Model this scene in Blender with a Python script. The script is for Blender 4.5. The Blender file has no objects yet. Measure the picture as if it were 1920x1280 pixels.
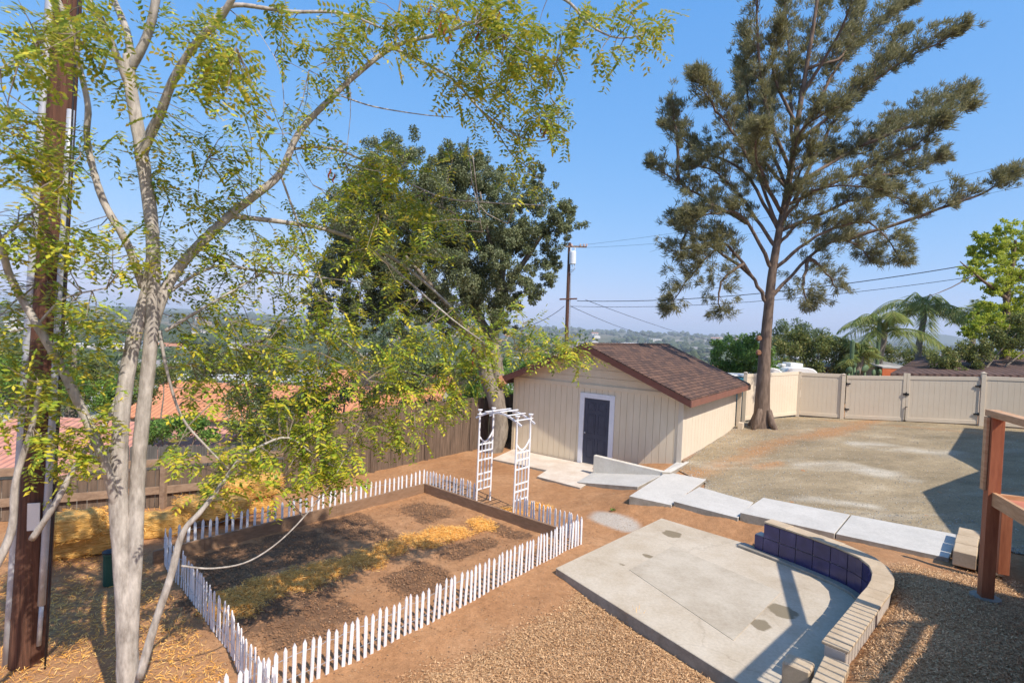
import bpy, bmesh, math, random
import numpy as np
from mathutils import Vector, Matrix
R = math.radians
random.seed(7); rng = np.random.default_rng(11)
sc = bpy.context.scene
C = sc.collection

# ------------------------------------------------------------ camera
F, ROLL, PITCH, H = 1000.0, R(2.5), R(1.3), 4.0
fwd = np.array([0, math.cos(PITCH), -math.sin(PITCH)]); up0 = np.array([0, math.sin(PITCH), math.cos(PITCH)]); r0 = np.array([1., 0, 0])
cr, sr = math.cos(ROLL), math.sin(ROLL)
cright = cr*r0 + sr*up0; cup = -sr*r0 + cr*up0
cam_d = bpy.data.cameras.new('camera'); cam = bpy.data.objects.new('camera', cam_d); C.objects.link(cam)
M = Matrix([[cright[i], cup[i], -fwd[i], (0, 0, H)[i]] for i in range(3)] + [[0, 0, 0, 1]])
cam.matrix_world = M
cam_d.sensor_width = 36; cam_d.lens = F/1920*36; cam_d.clip_end = 20000; cam_d.clip_start = 0.05
cam_d.dof.use_dof = True; cam_d.dof.focus_distance = 13; cam_d.dof.aperture_fstop = 1.8
sc.camera = cam

# ------------------------------------------------------------ sky, sun, exposure
SUN_EL = 49.0; SUN_H = np.array([.654, -.756])
world = bpy.data.worlds.new('World'); sc.world = world; world.use_nodes = True
nt = world.node_tree; nt.nodes.clear()
sky = nt.nodes.new('ShaderNodeTexSky'); sky.sky_type = 'NISHITA'; sky.sun_disc = False
sky.sun_elevation = R(SUN_EL); sky.sun_rotation = math.atan2(SUN_H[0], SUN_H[1])
sky.air_density = 1.0; sky.dust_density = 1.0; sky.ozone_density = 6.0; sky.altitude = 0
bg = nt.nodes.new('ShaderNodeBackground'); bg.inputs[1].default_value = 0.15
wo = nt.nodes.new('ShaderNodeOutputWorld')
sepc = nt.nodes.new('ShaderNodeSeparateColor'); comb = nt.nodes.new('ShaderNodeCombineColor'); nt.links.new(sky.outputs[0], sepc.inputs[0])
for ch, (k_, g_) in enumerate(((.64, .96), (.525, .50), (.68, .24))):
    m1 = nt.nodes.new('ShaderNodeMath'); m1.operation = 'MULTIPLY'; m1.inputs[1].default_value = .166; nt.links.new(sepc.outputs[ch], m1.inputs[0])
    m2 = nt.nodes.new('ShaderNodeMath'); m2.operation = 'POWER'; m2.inputs[1].default_value = g_; nt.links.new(m1.outputs[0], m2.inputs[0])
    m3 = nt.nodes.new('ShaderNodeMath'); m3.operation = 'MULTIPLY'; m3.inputs[1].default_value = k_/.166; nt.links.new(m2.outputs[0], m3.inputs[0])
    nt.links.new(m3.outputs[0], comb.inputs[ch])
nt.links.new(comb.outputs[0], bg.inputs[0]); nt.links.new(bg.outputs[0], wo.inputs[0])
sd = bpy.data.lights.new('sun', 'SUN'); sd.energy = 3.4; sd.angle = R(0.53); sd.color = (1.0, .91, .79)
so = bpy.data.objects.new('sun', sd); C.objects.link(so)
ce = math.cos(R(SUN_EL)); SUN = Vector((SUN_H[0]*ce, SUN_H[1]*ce, math.sin(R(SUN_EL)))).normalized()
so.rotation_euler = SUN.to_track_quat('Z', 'Y').to_euler(); so.location = (20, -20, 30)
sc.view_settings.view_transform = 'Standard'; sc.view_settings.look = 'None'; sc.view_settings.exposure = 0.77
sc.cycles.max_bounces = 6; sc.cycles.transparent_max_bounces = 8
sc.cycles.volume_bounces = 0; sc.cycles.use_denoising = True

# ------------------------------------------------------------ helpers
def ray(px, py):
    d = fwd*F + cright*(px-960) + cup*(640-py); return d/d[1]
def gz(px, py, z=0.0):
    d = ray(px, py); return np.array([0, 0, H]) + d*((z-H)/d[2])
def gd(px, py, y):
    return np.array([0, 0, H]) + ray(px, py)*y

def tag(o, label=None, cat=None, group=None, kind=None):
    if label: o['label'] = label
    if cat: o['category'] = cat
    if group: o['group'] = group
    if kind: o['kind'] = kind
    return o
def empty(name, loc=(0, 0, 0), rz=0.0, label=None, cat=None, group=None):
    o = bpy.data.objects.new(name, None); C.objects.link(o); o.location = loc; o.rotation_euler = (0, 0, rz)
    o.empty_display_size = .2
    return tag(o, label, cat, group)

class MB:
    def __init__(s): s.v = []; s.f = []; s.m = []
    def add(s, vs, fs, m=0):
        b = len(s.v); s.v += [tuple(map(float, q)) for q in vs]; s.f += [tuple(b+i for i in f) for f in fs]; s.m += [m]*len(fs); return s
    def box(s, x0, y0, z0, x1, y1, z1, m=0, T=None):
        vs = [(x, y, z) for z in (z0, z1) for y in (y0, y1) for x in (x0, x1)]
        if T is not None: vs = [tuple(T @ Vector(v)) for v in vs]
        return s.add(vs, [(0, 2, 3, 1), (4, 5, 7, 6), (0, 1, 5, 4), (2, 6, 7, 3), (0, 4, 6, 2), (1, 3, 7, 5)], m)
    def bar(s, a, b, w, h, m=0, up=(0, 0, 1)):           # box along a->b, w sideways, h along up
        a, b = Vector(a), Vector(b); d = (b-a).normalized(); u = Vector(up)
        sd_ = d.cross(u)
        if sd_.length < 1e-4: sd_ = Vector((1, 0, 0))
        sd_.normalize(); u = sd_.cross(d).normalized()
        sd_ *= w/2; u *= h/2
        vs = [a-sd_-u, a+sd_-u, a-sd_+u, a+sd_+u, b-sd_-u, b+sd_-u, b-sd_+u, b+sd_+u]
        return s.add(vs, [(0, 2, 3, 1), (4, 5, 7, 6), (0, 1, 5, 4), (2, 6, 7, 3), (0, 4, 6, 2), (1, 3, 7, 5)], m)
    def tube(s, pts, rad, n=8, m=0, cap=True):
        P = [Vector(p) for p in pts]; b = len(s.v); ref = None
        if not hasattr(rad, '__len__'): rad = [rad]*len(P)
        for i, p in enumerate(P):
            d = (P[min(i+1, len(P)-1)] - P[max(i-1, 0)])
            d = d.normalized() if d.length > 1e-9 else Vector((0, 0, 1))
            if ref is None: ref = d.orthogonal().normalized()
            a = (ref - d*ref.dot(d)); a = a.normalized() if a.length > 1e-6 else d.orthogonal().normalized()
            ref = a; c = d.cross(a)
            for k in range(n):
                t = 2*math.pi*k/n; q = p + (a*math.cos(t)+c*math.sin(t))*rad[i]; s.v.append(tuple(q))
        for i in range(len(P)-1):
            for k in range(n):
                k2 = (k+1) % n
                s.f.append((b+i*n+k, b+i*n+k2, b+(i+1)*n+k2, b+(i+1)*n+k)); s.m.append(m)
        if cap:
            s.f.append(tuple(b+k for k in reversed(range(n)))); s.m.append(m)
            e = b+(len(P)-1)*n; s.f.append(tuple(e+k for k in range(n))); s.m.append(m)
        return s
    def prism(s, poly, z0, z1, m=0):                      # vertical prism over a plan polygon (z may be lists)
        n = len(poly); Z0 = z0 if hasattr(z0, '__len__') else [z0]*n; Z1 = z1 if hasattr(z1, '__len__') else [z1]*n
        vs = [(p[0], p[1], Z0[i]) for i, p in enumerate(poly)] + [(p[0], p[1], Z1[i]) for i, p in enumerate(poly)]
        fs = [tuple(reversed(range(n))), tuple(n+i for i in range(n))] + [(i, (i+1) % n, n+(i+1) % n, n+i) for i in range(n)]
        return s.add(vs, fs, m)
    def build(s, name, mats, parent=None, smooth=False, bevel=0):
        me = bpy.data.meshes.new(name); me.from_pydata(s.v, [], s.f)
        if not isinstance(mats, (list, tuple)): mats = [mats]
        for mm in mats: me.materials.append(mm)
        if len(mats) > 1: me.polygons.foreach_set('material_index', s.m)
        if smooth: me.polygons.foreach_set('use_smooth', [True]*len(me.polygons))
        me.update()
        bm = bmesh.new(); bm.from_mesh(me); bmesh.ops.recalc_face_normals(bm, faces=bm.faces)
        if bevel: bmesh.ops.bevel(bm, geom=[e for e in bm.edges], offset=bevel, segments=1, affect='EDGES', clamp_overlap=True)
        bm.to_mesh(me); bm.free()
        o = bpy.data.objects.new(name, me); C.objects.link(o)
        if parent: o.parent = parent
        return o

def fast_mesh(name, verts, nper, mats, parent=None, midx=None, smooth=False, link=True):
    """verts (N*nper,3): N separate faces of nper corners"""
    verts = np.ascontiguousarray(verts, dtype=np.float32).reshape(-1, 3); n = len(verts)//nper
    me = bpy.data.meshes.new(name); me.vertices.add(len(verts)); me.vertices.foreach_set('co', verts.ravel())
    me.loops.add(len(verts)); me.loops.foreach_set('vertex_index', np.arange(len(verts), dtype=np.int32))
    me.polygons.add(n); me.polygons.foreach_set('loop_start', np.arange(n, dtype=np.int32)*nper)
    me.polygons.foreach_set('loop_total', np.full(n, nper, dtype=np.int32))
    if not isinstance(mats, (list, tuple)): mats = [mats]
    for mm in mats: me.materials.append(mm)
    if midx is not None: me.polygons.foreach_set('material_index', np.asarray(midx, dtype=np.int32))
    me.update(calc_edges=True)
    o = bpy.data.objects.new(name, me)
    if link: C.objects.link(o)
    if parent: o.parent = parent
    return o

def unit(a): return a/np.maximum(np.linalg.norm(a, axis=-1, keepdims=True), 1e-9)
def rdir(n): return unit(rng.normal(size=(n, 3)))
def leaf_quads(c, d, L, W, nrm=None, fold=0):
    """rhombus leaves: base c, direction d, length L, width W"""
    n = len(c); d = unit(d)
    if nrm is None: nrm = rdir(n)
    s_ = unit(np.cross(d, nrm)); L = np.broadcast_to(L, (n,))[:, None]; W = np.broadcast_to(W, (n,))[:, None]
    v = np.stack([c, c + d*L*.45 + s_*W*.5, c + d*L, c + d*L*.45 - s_*W*.5], axis=1)
    return v.reshape(-1, 3)

# value noise (numpy)
def vnoise(x, y, seed=0):
    xi = np.floor(x).astype(np.int64); yi = np.floor(y).astype(np.int64); xf = x-xi; yf = y-yi
    def h(a, b):
        n = (a*374761393 + b*668265263 + seed*982451653) & 0xffffffff
        n = ((n ^ (n >> 13))*1274126177) & 0xffffffff
        return ((n ^ (n >> 16)) & 0xffff)/65535.0
    u = xf*xf*(3-2*xf); v = yf*yf*(3-2*yf)
    return (h(xi, yi)*(1-u)+h(xi+1, yi)*u)*(1-v) + (h(xi, yi+1)*(1-u)+h(xi+1, yi+1)*u)*v
def fbm(x, y, o=4, seed=0):
    t = 0; a = .5
    for i in range(o): t = t + a*vnoise(x*2**i, y*2**i, seed+i); a *= .5
    return t
def sst(a, b, x):
    t = np.clip((x-a)/(b-a), 0, 1); return t*t*(3-2*t)

# ------------------------------------------------------------ materials
class NT:
    def __init__(s, name):
        s.m = bpy.data.materials.new(name); s.m.use_nodes = True; s.t = s.m.node_tree
        s.b = s.t.nodes['Principled BSDF']; s.out = s.t.nodes['Material Output']
    def n(s, typ, **kw):
        nd = s.t.nodes.new(typ)
        for k, v in kw.items():
            if k == 'inp':
                for kk, vv in v.items():
                    if isinstance(vv, bpy.types.NodeSocket): s.t.links.new(vv, nd.inputs[kk])
                    else: nd.inputs[kk].default_value = vv
            else: setattr(nd, k, v)
        return nd
    def l(s, a, b): s.t.links.new(a, b)
    def noise(s, scale, vec=None, detail=4, rough=.6, dist=0):
        nd = s.n('ShaderNodeTexNoise', inp={'Scale': scale, 'Detail': detail, 'Roughness': rough, 'Distortion': dist})
        if vec is not None: s.l(vec, nd.inputs['Vector'])
        return nd.outputs['Fac']
    def ramp(s, fac, stops):
        nd = s.n('ShaderNodeValToRGB'); e = nd.color_ramp.elements
        while len(e) < len(stops): e.new(.5)
        for i, (p, c) in enumerate(stops): e[i].position = p; e[i].color = (*c[:3], 1) if len(c) >= 3 else (c[0],)*3+(1,)
        s.l(fac, nd.inputs[0]); return nd.outputs[0]
    def mix(s, f, a, b, typ='MIX'):
        nd = s.n('ShaderNodeMix', data_type='RGBA', blend_type=typ)
        for k, v in ((0, f), (6, a), (7, b)):
            if isinstance(v, bpy.types.NodeSocket): s.l(v, nd.inputs[k])
            else: nd.inputs[k].default_value = v if k == 0 else (*v[:3], 1)
        return nd.outputs[2]
    def math(s, op, a, b=0.0):
        nd = s.n('ShaderNodeMath', operation=op)
        for k, v in ((0, a), (1, b)):
            if isinstance(v, bpy.types.NodeSocket): s.l(v, nd.inputs[k])
            else: nd.inputs[k].default_value = v
        return nd.outputs[0]
    def bump(s, h, st=.3, dist=.02):
        nd = s.n('ShaderNodeBump', inp={'Strength': st, 'Distance': dist, 'Height': h}); s.l(nd.outputs[0], s.b.inputs['Normal']); return nd
    def col(s, c):
        if isinstance(c, bpy.types.NodeSocket): s.l(c, s.b.inputs['Base Color'])
        else: s.b.inputs['Base Color'].default_value = (*c, 1)
    def rough(s, r, spec=.3):
        s.b.inputs['Roughness'].default_value = r; s.b.inputs['Specular IOR Level'].default_value = spec
    def obj(s): return s.n('ShaderNodeTexCoord').outputs['Object']
    def pos(s): return s.n('ShaderNodeNewGeometry').outputs['Position']

def simple(name, c1, c2, scale=6, rough=.7, bump=.15, stretch=None, spec=.3, metal=0, bscale=None, pos=False):
    t = NT(name); v = t.pos() if pos else t.obj()
    if stretch:
        mp = t.n('ShaderNodeMapping', inp={'Vector': v, 'Scale': stretch}); v = mp.outputs[0]
    f = t.noise(scale, v, 6, .65)
    t.col(t.ramp(f, [(.3, c1), (.7, c2)])); t.rough(rough, spec); t.b.inputs['Metallic'].default_value = metal
    if bump: t.bump(t.noise(bscale or scale*6, v, 4), bump, .01)
    return t.m

def leafmat(name, cols, rough=.55, trans=.35, nscale=1.2):
    t = NT(name); g = t.n('ShaderNodeNewGeometry')
    f = g.outputs['Random Per Island']; nz = t.noise(nscale, g.outputs['Position'], 3)
    f2 = t.math('ADD', t.math('MULTIPLY', f, .6), t.math('MULTIPLY', nz, .4))
    n = len(cols); c = t.ramp(f2, [(.12+.76*i/(n-1), cols[i]) for i in range(n)])
    t.col(c); t.rough(rough, .35)
    tr = t.n('ShaderNodeBsdfTranslucent'); br = t.mix(.5, c, (.5, .55, .05), 'MULTIPLY')
    c2 = t.mix(.35, c, (1, .95, .3), 'SCREEN'); c2 = t.mix(.6, c, c2)
    t.l(c2, tr.inputs[0])
    mx = t.n('ShaderNodeMixShader'); mx.inputs[0].default_value = trans
    t.l(t.b.outputs[0], mx.inputs[1]); t.l(tr.outputs[0], mx.inputs[2]); t.l(mx.outputs[0], t.out.inputs[0])
    return t.m

def m_concrete(name, base, dark, scale=1.5):
    t = NT(name); v = t.pos()
    a = t.ramp(t.noise(scale, v, 8, .7), [(.3, dark), (.6, base)])
    b = t.ramp(t.noise(scale*14, v, 4, .7), [(.35, (.90,)*3), (.65, (1.03,)*3)])
    t.col(t.mix(1, a, b, 'MULTIPLY')); t.rough(.85, .25); t.bump(t.noise(90, v, 4), .2, .006); return t.m
MAT = {}
MAT['white'] = simple('white_paint', (.74, .75, .78), (.84, .84, .86), 5, .5, .08)
MAT['picket'] = simple('picket_paint', (.60, .60, .64), (.90, .90, .92), 4, .7, .2, stretch=(8, 8, 1), pos=True)
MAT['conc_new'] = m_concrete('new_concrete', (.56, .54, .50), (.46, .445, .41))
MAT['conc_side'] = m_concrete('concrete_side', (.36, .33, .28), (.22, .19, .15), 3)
MAT['conc_wall'] = m_concrete('ramp_wall_concrete', (.66, .62, .54), (.54, .49, .41), 2)
MAT['conc_shed'] = m_concrete('shed_apron_concrete', (.68, .61, .52), (.55, .44, .34), 1.6)
MAT['block'] = m_concrete('cap_stone', (.54, .43, .30), (.42, .32, .21), 2.5)
MAT['bark_pale'] = simple('pale_bark', (.22, .195, .17), (.56, .52, .47), 8, .9, .8, stretch=(2.2, 2.2, .7), bscale=16, pos=True)
MAT['bark_twig'] = simple('twig_bark', (.16, .12, .09), (.32, .27, .22), 8, .9, .2, pos=True)
MAT['bark_dark'] = simple('furrowed_bark', (.085, .06, .045), (.26, .19, .145), 3, .95, 1.0, stretch=(5, 5, .8), bscale=5, pos=True)
MAT['bark_oak'] = simple('oak_bark', (.14, .115, .09), (.30, .26, .21), 4, .95, .9, stretch=(3, 3, 1), bscale=6, pos=True)
MAT['pole_wood'] = simple('weathered_pole_wood', (.045, .022, .015), (.17, .078, .048), 3, .85, .7, stretch=(14, 14, .6), bscale=6, pos=True)
MAT['galv'] = simple('galvanised_conduit', (.36, .39, .44), (.55, .58, .62), 6, .45, .05, metal=.3)
MAT['cable'] = simple('black_cable', (.015, .015, .02), (.03, .03, .035), 10, .6, 0)
MAT['fence_wood'] = simple('weathered_fence_board', (.085, .06, .043), (.21, .15, .108), 2.5, .9, .5, stretch=(7, 7, .6), bscale=8, pos=True)
MAT['rail_wood'] = simple('weathered_rail', (.20, .13, .085), (.36, .25, .17), 2.2, .9, .4, stretch=(3, 3, 6), pos=True)
MAT['grey_fence'] = simple('grey_weathered_board', (.075, .068, .06), (.19, .17, .15), 2.5, .95, .5, stretch=(9, 9, .6), pos=True)
MAT['bed_wood'] = simple('bed_board', (.20, .12, .07), (.30, .19, .12), 3, .85, .3, stretch=(2, 2, 10), pos=True)
MAT['redwood'] = simple('stained_redwood', (.24, .075, .035), (.40, .145, .07), 3, .6, .3, stretch=(7, 7, .8), pos=True)
MAT['cedar'] = simple('cedar_rail', (.42, .22, .10), (.62, .38, .21), 3, .6, .3, stretch=(1.5, 1.5, 10), pos=True)
MAT['deckfloor'] = simple('redwood_floor', (.42, .15, .09), (.52, .21, .13), 3, .7, .2, pos=True)
MAT['fascia'] = simple('brown_fascia_paint', (.105, .042, .033), (.145, .06, .045), 4, .55, .1)
MAT['eave'] = simple('reddish_eave_paint', (.19, .085, .06), (.25, .115, .085), 4, .55, .1)
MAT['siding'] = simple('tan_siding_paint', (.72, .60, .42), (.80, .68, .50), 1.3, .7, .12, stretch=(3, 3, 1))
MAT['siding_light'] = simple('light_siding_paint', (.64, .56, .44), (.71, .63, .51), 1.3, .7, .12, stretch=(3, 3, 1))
MAT['door'] = simple('slate_door_paint', (.05, .056, .082), (.07, .078, .11), 3, .45, .05)
MAT['vinyl'] = simple('cream_vinyl', (.66, .56, .43), (.71, .62, .49), 1.2, .5, .03)
MAT['steel'] = simple('black_hinge_steel', (.02, .02, .022), (.04, .04, .045), 9, .5, .05, metal=.3)
pass
MAT['stucco'] = simple('cream_stucco', (.50, .44, .36), (.58, .52, .44), 4, .9, .2)
pass
MAT['pod'] = simple('dry_seed_pod', (.16, .035, .02), (.30, .09, .05), 12, .6, .1, pos=True)
MAT['cut'] = simple('fresh_cut_wood', (.24, .11, .06), (.38, .19, .10), 10, .8, .1)
MAT['rv'] = simple('vehicle_white', (.72, .72, .70), (.80, .80, .78), 2, .4, .03)
MAT['dkglass'] = simple('dark_glass', (.02, .025, .03), (.03, .035, .04), 2, .1, 0, spec=.6)
MAT['blue'] = simple('faded_blue_tarp', (.06, .30, .42), (.09, .38, .50), 3, .6, .1)
MAT['redpaint'] = simple('orange_red_paint', (.50, .13, .05), (.58, .18, .08), 3, .6, .1)
MAT['greyroof'] = simple('grey_flat_roof', (.36, .35, .34), (.48, .47, .46), 2, .8, .1)
MAT['insul'] = simple('porcelain', (.55, .35, .28), (.65, .5, .42), 8, .3, 0)
MAT['xform'] = simple('transformer_grey', (.62, .66, .70), (.70, .74, .78), 3, .4, .05)
MAT['straw'] = None

def m_straw(name, c):
    t = NT(name); g = t.n('ShaderNodeNewGeometry')
    t.col(t.ramp(g.outputs['Random Per Island'], [(0, c[0]), (.5, c[1]), (1, c[2])])); t.rough(.7, .3); return t.m
MAT['straw'] = m_straw('straw', [(.60, .25, .04), (.92, .46, .08), (.98, .66, .24)])
MAT['chip'] = m_straw('wood_chip', [(.22, .11, .05), (.54, .31, .15), (.80, .55, .31)])
MAT['litter'] = m_straw('leaf_litter', [(.14, .08, .045), (.30, .18, .10), (.48, .33, .20)])
MAT['stone'] = m_straw('gravel_stone', [(.16, .15, .13), (.33, .31, .27), (.52, .49, .43)])

def m_bale():
    t = NT('baled_straw'); v = t.obj()
    mp = t.n('ShaderNodeMapping', inp={'Vector': v, 'Scale': (6, 40, 40)}); w = mp.outputs[0]
    t.col(t.ramp(t.noise(1.2, w, 6, .7), [(.3, (.36, .17, .04)), (.5, (.70, .39, .10)), (.7, (.88, .60, .22))]))
    t.rough(.8); t.bump(t.noise(1.5, w, 5), .9, .04); return t.m
MAT['bale'] = m_bale()
def m_tileroof(name, c1, c2, sc_=1.0):
    t = NT(name); v = t.obj()
    sx = t.n('ShaderNodeSeparateXYZ'); t.l(v, sx.inputs[0])
    w1 = t.math('SINE', t.math('MULTIPLY', sx.outputs[0], 2*math.pi/.30*sc_)); w2 = t.math('FRACT', t.math('MULTIPLY', sx.outputs[1], 1/.38*sc_))
    h = t.math('ADD', t.math('MULTIPLY', w1, .5), w2)
    col = t.ramp(t.noise(2.2, v, 6, .7), [(.3, c1), (.7, c2)])
    sh = t.ramp(t.math('ABSOLUTE', w1), [(0, (.75,)*3), (.4, (1,)*3)])
    t.col(t.mix(.6, col, sh, 'MULTIPLY')); t.rough(.8); t.bump(h, .8, .06); return t.m
MAT['terracotta'] = m_tileroof('terracotta_tiles', (.50, .19, .09), (.66, .30, .16))
MAT['pinktile'] = m_tileroof('faded_pink_tiles', (.46, .20, .14), (.60, .30, .22))
MAT['darkroof'] = m_tileroof('dark_brown_shakes', (.07, .045, .04), (.13, .085, .075))
def m_shingle():
    t = NT('brown_shingles'); v = t.obj(); sx = t.n('ShaderNodeSeparateXYZ'); t.l(v, sx.inputs[0])
    cb = t.n('ShaderNodeCombineXYZ'); t.l(sx.outputs[1], cb.inputs[0]); t.l(t.math('MULTIPLY', t.math('ABSOLUTE', sx.outputs[0]), 1.08), cb.inputs[1])
    br = t.n('ShaderNodeTexBrick', inp={'Vector': cb.outputs[0], 'Color1': (.165, .098, .070, 1), 'Color2': (.085, .056, .046, 1), 'Mortar': (.03, .02, .018, 1), 'Scale': 1, 'Mortar Size': .012, 'Mortar Smooth': .3, 'Bias': 0, 'Brick Width': .3, 'Row Height': .14})
    br.offset_frequency = 2; br.offset = .37
    nz = t.ramp(t.noise(1.3, v, 6, .7), [(.3, (.8, .8, .84)), (.7, (1.25, 1.18, 1.1))])
    gr = t.ramp(t.noise(60, v, 3, .7), [(.3, (.75,)*3), (.7, (1.25,)*3)])
    t.col(t.mix(1, t.mix(1, br.outputs[0], nz, 'MULTIPLY'), gr, 'MULTIPLY')); t.rough(.9, .2)
    saw = t.math('FRACT', t.math('MULTIPLY', t.math('MULTIPLY', t.math('ABSOLUTE', sx.outputs[0]), 1.08), 1/.14))
    t.bump(t.math('ADD', t.math('MULTIPLY', br.outputs[1], -.6), saw), .8, .02); return t.m
MAT['shingle'] = m_shingle()
def m_bluetile():
    t = NT('glazed_cobalt_tile'); v = t.pos()
    t.col(t.ramp(t.noise(3.5, v, 6, .7), [(.3, (.022, .02, .075)), (.6, (.045, .04, .13)), (.8, (.12, .11, .21))])); t.rough(.25, .5); return t.m
MAT['bluetile'] = m_bluetile()
MAT['grout'] = simple('tile_grout', (.44, .39, .35), (.52, .47, .42), 8, .9, .1)
MAT['oakleaf'] = leafmat('oak_leaves', [(.045, .065, .025), (.10, .13, .052), (.18, .21, .10), (.32, .34, .20)], trans=.18)
MAT['needle'] = leafmat('feathery_needles', [(.09, .095, .045), (.155, .155, .072), (.225, .215, .108), (.32, .28, .15)], trans=.32, nscale=.8)
MAT['locust'] = leafmat('locust_leaflets', [(.08, .16, .015), (.18, .28, .025), (.34, .42, .035), (.54, .50, .04), (.70, .50, .05)], trans=.28, nscale=1.6)
MAT['bush'] = leafmat('bright_shrub_leaves', [(.035, .09, .015), (.08, .18, .03), (.15, .28, .045), (.25, .38, .07)], trans=.3)
MAT['bush2'] = leafmat('olive_shrub_leaves', [(.04, .065, .018), (.09, .125, .03), (.17, .21, .05), (.33, .26, .09)], trans=.25)
MAT['lime'] = leafmat('lime_leaves', [(.16, .24, .02), (.30, .40, .03), (.45, .52, .05), (.62, .60, .08)], trans=.5)
MAT['palm'] = leafmat('palm_leaflets', [(.08, .14, .03), (.17, .24, .06), (.29, .35, .10), (.46, .42, .16)], trans=.45)
MAT['bluegum'] = leafmat('grey_green_leaves', [(.04, .075, .035), (.085, .13, .06), (.14, .20, .09), (.22, .27, .13)], trans=.25)
MAT['cactus'] = simple('cactus_skin', (.07, .12, .06), (.13, .20, .10), 5, .6, .1)
MAT['farwood'] = simple('far_tree_mass', (.028, .045, .022), (.085, .11, .05), .15, .9, 0, pos=True)

# ------------------------------------------------------------ terrain
CP = [(-5.5,8.7,0),(-2,12.9,0),(1.5,10,0),(-2.6,5.9,0),(0,8,0),(0,10,0),(-3,9,0),(.3,17,0),(2.3,16,-.01),(-1,17,0),(1.5,13.5,0),(.5,14.4,0),
 (-1.5,14.8,0),(-4,12,0),(-6.5,10,0),(-8.5,9.8,0),(-5.4,5.9,0),(-4,3,0),(0,3,0),(0,-1,.1),(2,12.8,.04),(3,13.2,.16),(2.75,11.75,.14),(3.5,11.3,.22),(4.75,10.7,.34),(4.9,10.7,.31),(6.1,9.75,.38),(7.45,8.75,.42),
 (.9,8.6,.02),(3.45,11.25,.11),(4.1,10.75,.13),(2.9,5.9,.05),(3.3,8.5,-.02),(4.2,9.5,0),(4.6,7.6,0.0),(3.6,6.6,0.0),(5.2,9.6,.36),(6.2,8.3,.55),(5.9,7.5,.64),(5.3,6.7,.68),(4.4,5.8,.68),(3.6,5.2,.60),(2.2,4.6,.08),
 (6.6,7.2,.58),(8,5,.6),(5,3,.45),(12,2,.8),(4.9,14.5,.55),(5.25,13.8,.38),(4.8,13.0,.36),(5.6,11.9,.37),(6.0,11.9,.44),(7.15,10.95,.44),(8.6,10.0,.46),(9.3,9.2,.50),
 (8.4,19.3,.80),(9.1,18.9,.87),(8.9,20,.9),(11.6,21.4,.98),(16.6,18.8,1.3),(12,13,.85),(8,15,.72),(20,14,1.3),(16,8,.95),(24,20,1.3),(9,24,.8),(4,22,.2),(16,26,1.1),(-12,9,0)]
CPa = np.array(CP, float)
def _k(r2): return np.where(r2 > 1e-12, r2*np.log(np.maximum(r2, 1e-12)), 0)
_n = len(CPa); _A = np.zeros((_n+3, _n+3)); _d2 = ((CPa[:, None, :2]-CPa[None, :, :2])**2).sum(-1)
_A[:_n, :_n] = _k(_d2) + np.eye(_n)*.02; _A[:_n, _n] = 1; _A[:_n, _n+1:] = CPa[:, :2]; _A[_n:, :_n] = _A[:_n, _n:].T
_w = np.linalg.solve(_A, np.concatenate([CPa[:, 2], [0, 0, 0]]))
def near_z(x, y):
    xc = np.clip(x, -13, 24); yc = np.clip(y, -2, 26); z = _w[_n] + _w[_n+1]*xc + _w[_n+2]*yc
    for i in range(_n): z = z + _w[i]*_k((xc-CPa[i, 0])**2+(yc-CPa[i, 1])**2)
    return np.clip(z, -.05, 1.35)
FR = [0, 60, 110, 200, 400, 800, 1500, 2300, 3200, 4200, 6000, 9000]
FZ = [-1, -7, -15, -24, -29, -27, -17, -5, 5, 8, -5, -20]
def drop_d(x, y):
    d1 = (x+5)*-.473 + (y-12.15)*.88; d2 = (x+5)*-.795 + (y-12.15)*.606
    d3 = (x-8.6)*-.3 + (y-21.2)*.95
    return np.maximum(np.minimum(d1, d2), 0)
INP = [(.95, 8.66), (2.98, 5.6), (3.492, 5.711), (4.225, 6.367), (4.804, 6.927), (5.171, 7.274), (5.499, 7.698), (5.595, 8.123), (5.499, 8.547), (5.267, 8.972), (5.055, 9.300), (4.727, 9.647), (4.60, 10.0), (3.34, 11.18)]
def in_poly(x, y, P):
    c = np.zeros(x.shape, bool)
    for (x0, y0), (x1, y1) in zip(P, P[1:]+P[:1]):
        if y0 == y1: continue
        c ^= ((y0 > y) != (y1 > y)) & (x < (x1-x0)*(y-y0)/(y1-y0)+x0)
    return c
def gq(*L): return [tuple(float(v) for v in gz(px, py, z)[:2]) for px, py, z in L], [z for _, _, z in L]
SLABS = [gq((1180, 929, .37), (1259, 946, .34), (1324, 898, .41), (1250, 884, .45)), gq((1263, 939, .42), (1384, 970, .39), (1413, 941, .41), (1311, 912, .43)),
         gq((1388, 960, .49), (1565, 999, .48), (1594, 964, .49), (1431, 932, .50)), gq((1567.5, 999.5, .48), (1779, 1045, .50), (1799, 1002, .51), (1596.5, 964.5, .49))]
RAMP = gq((1082, 903, .07), (1196, 912, .30), (1248, 886, .42), (1112, 884, .10))
def grow(P, k):
    c = np.mean(P, 0); return [tuple(c+(np.array(p)-c)*k) for p in P]
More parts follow.
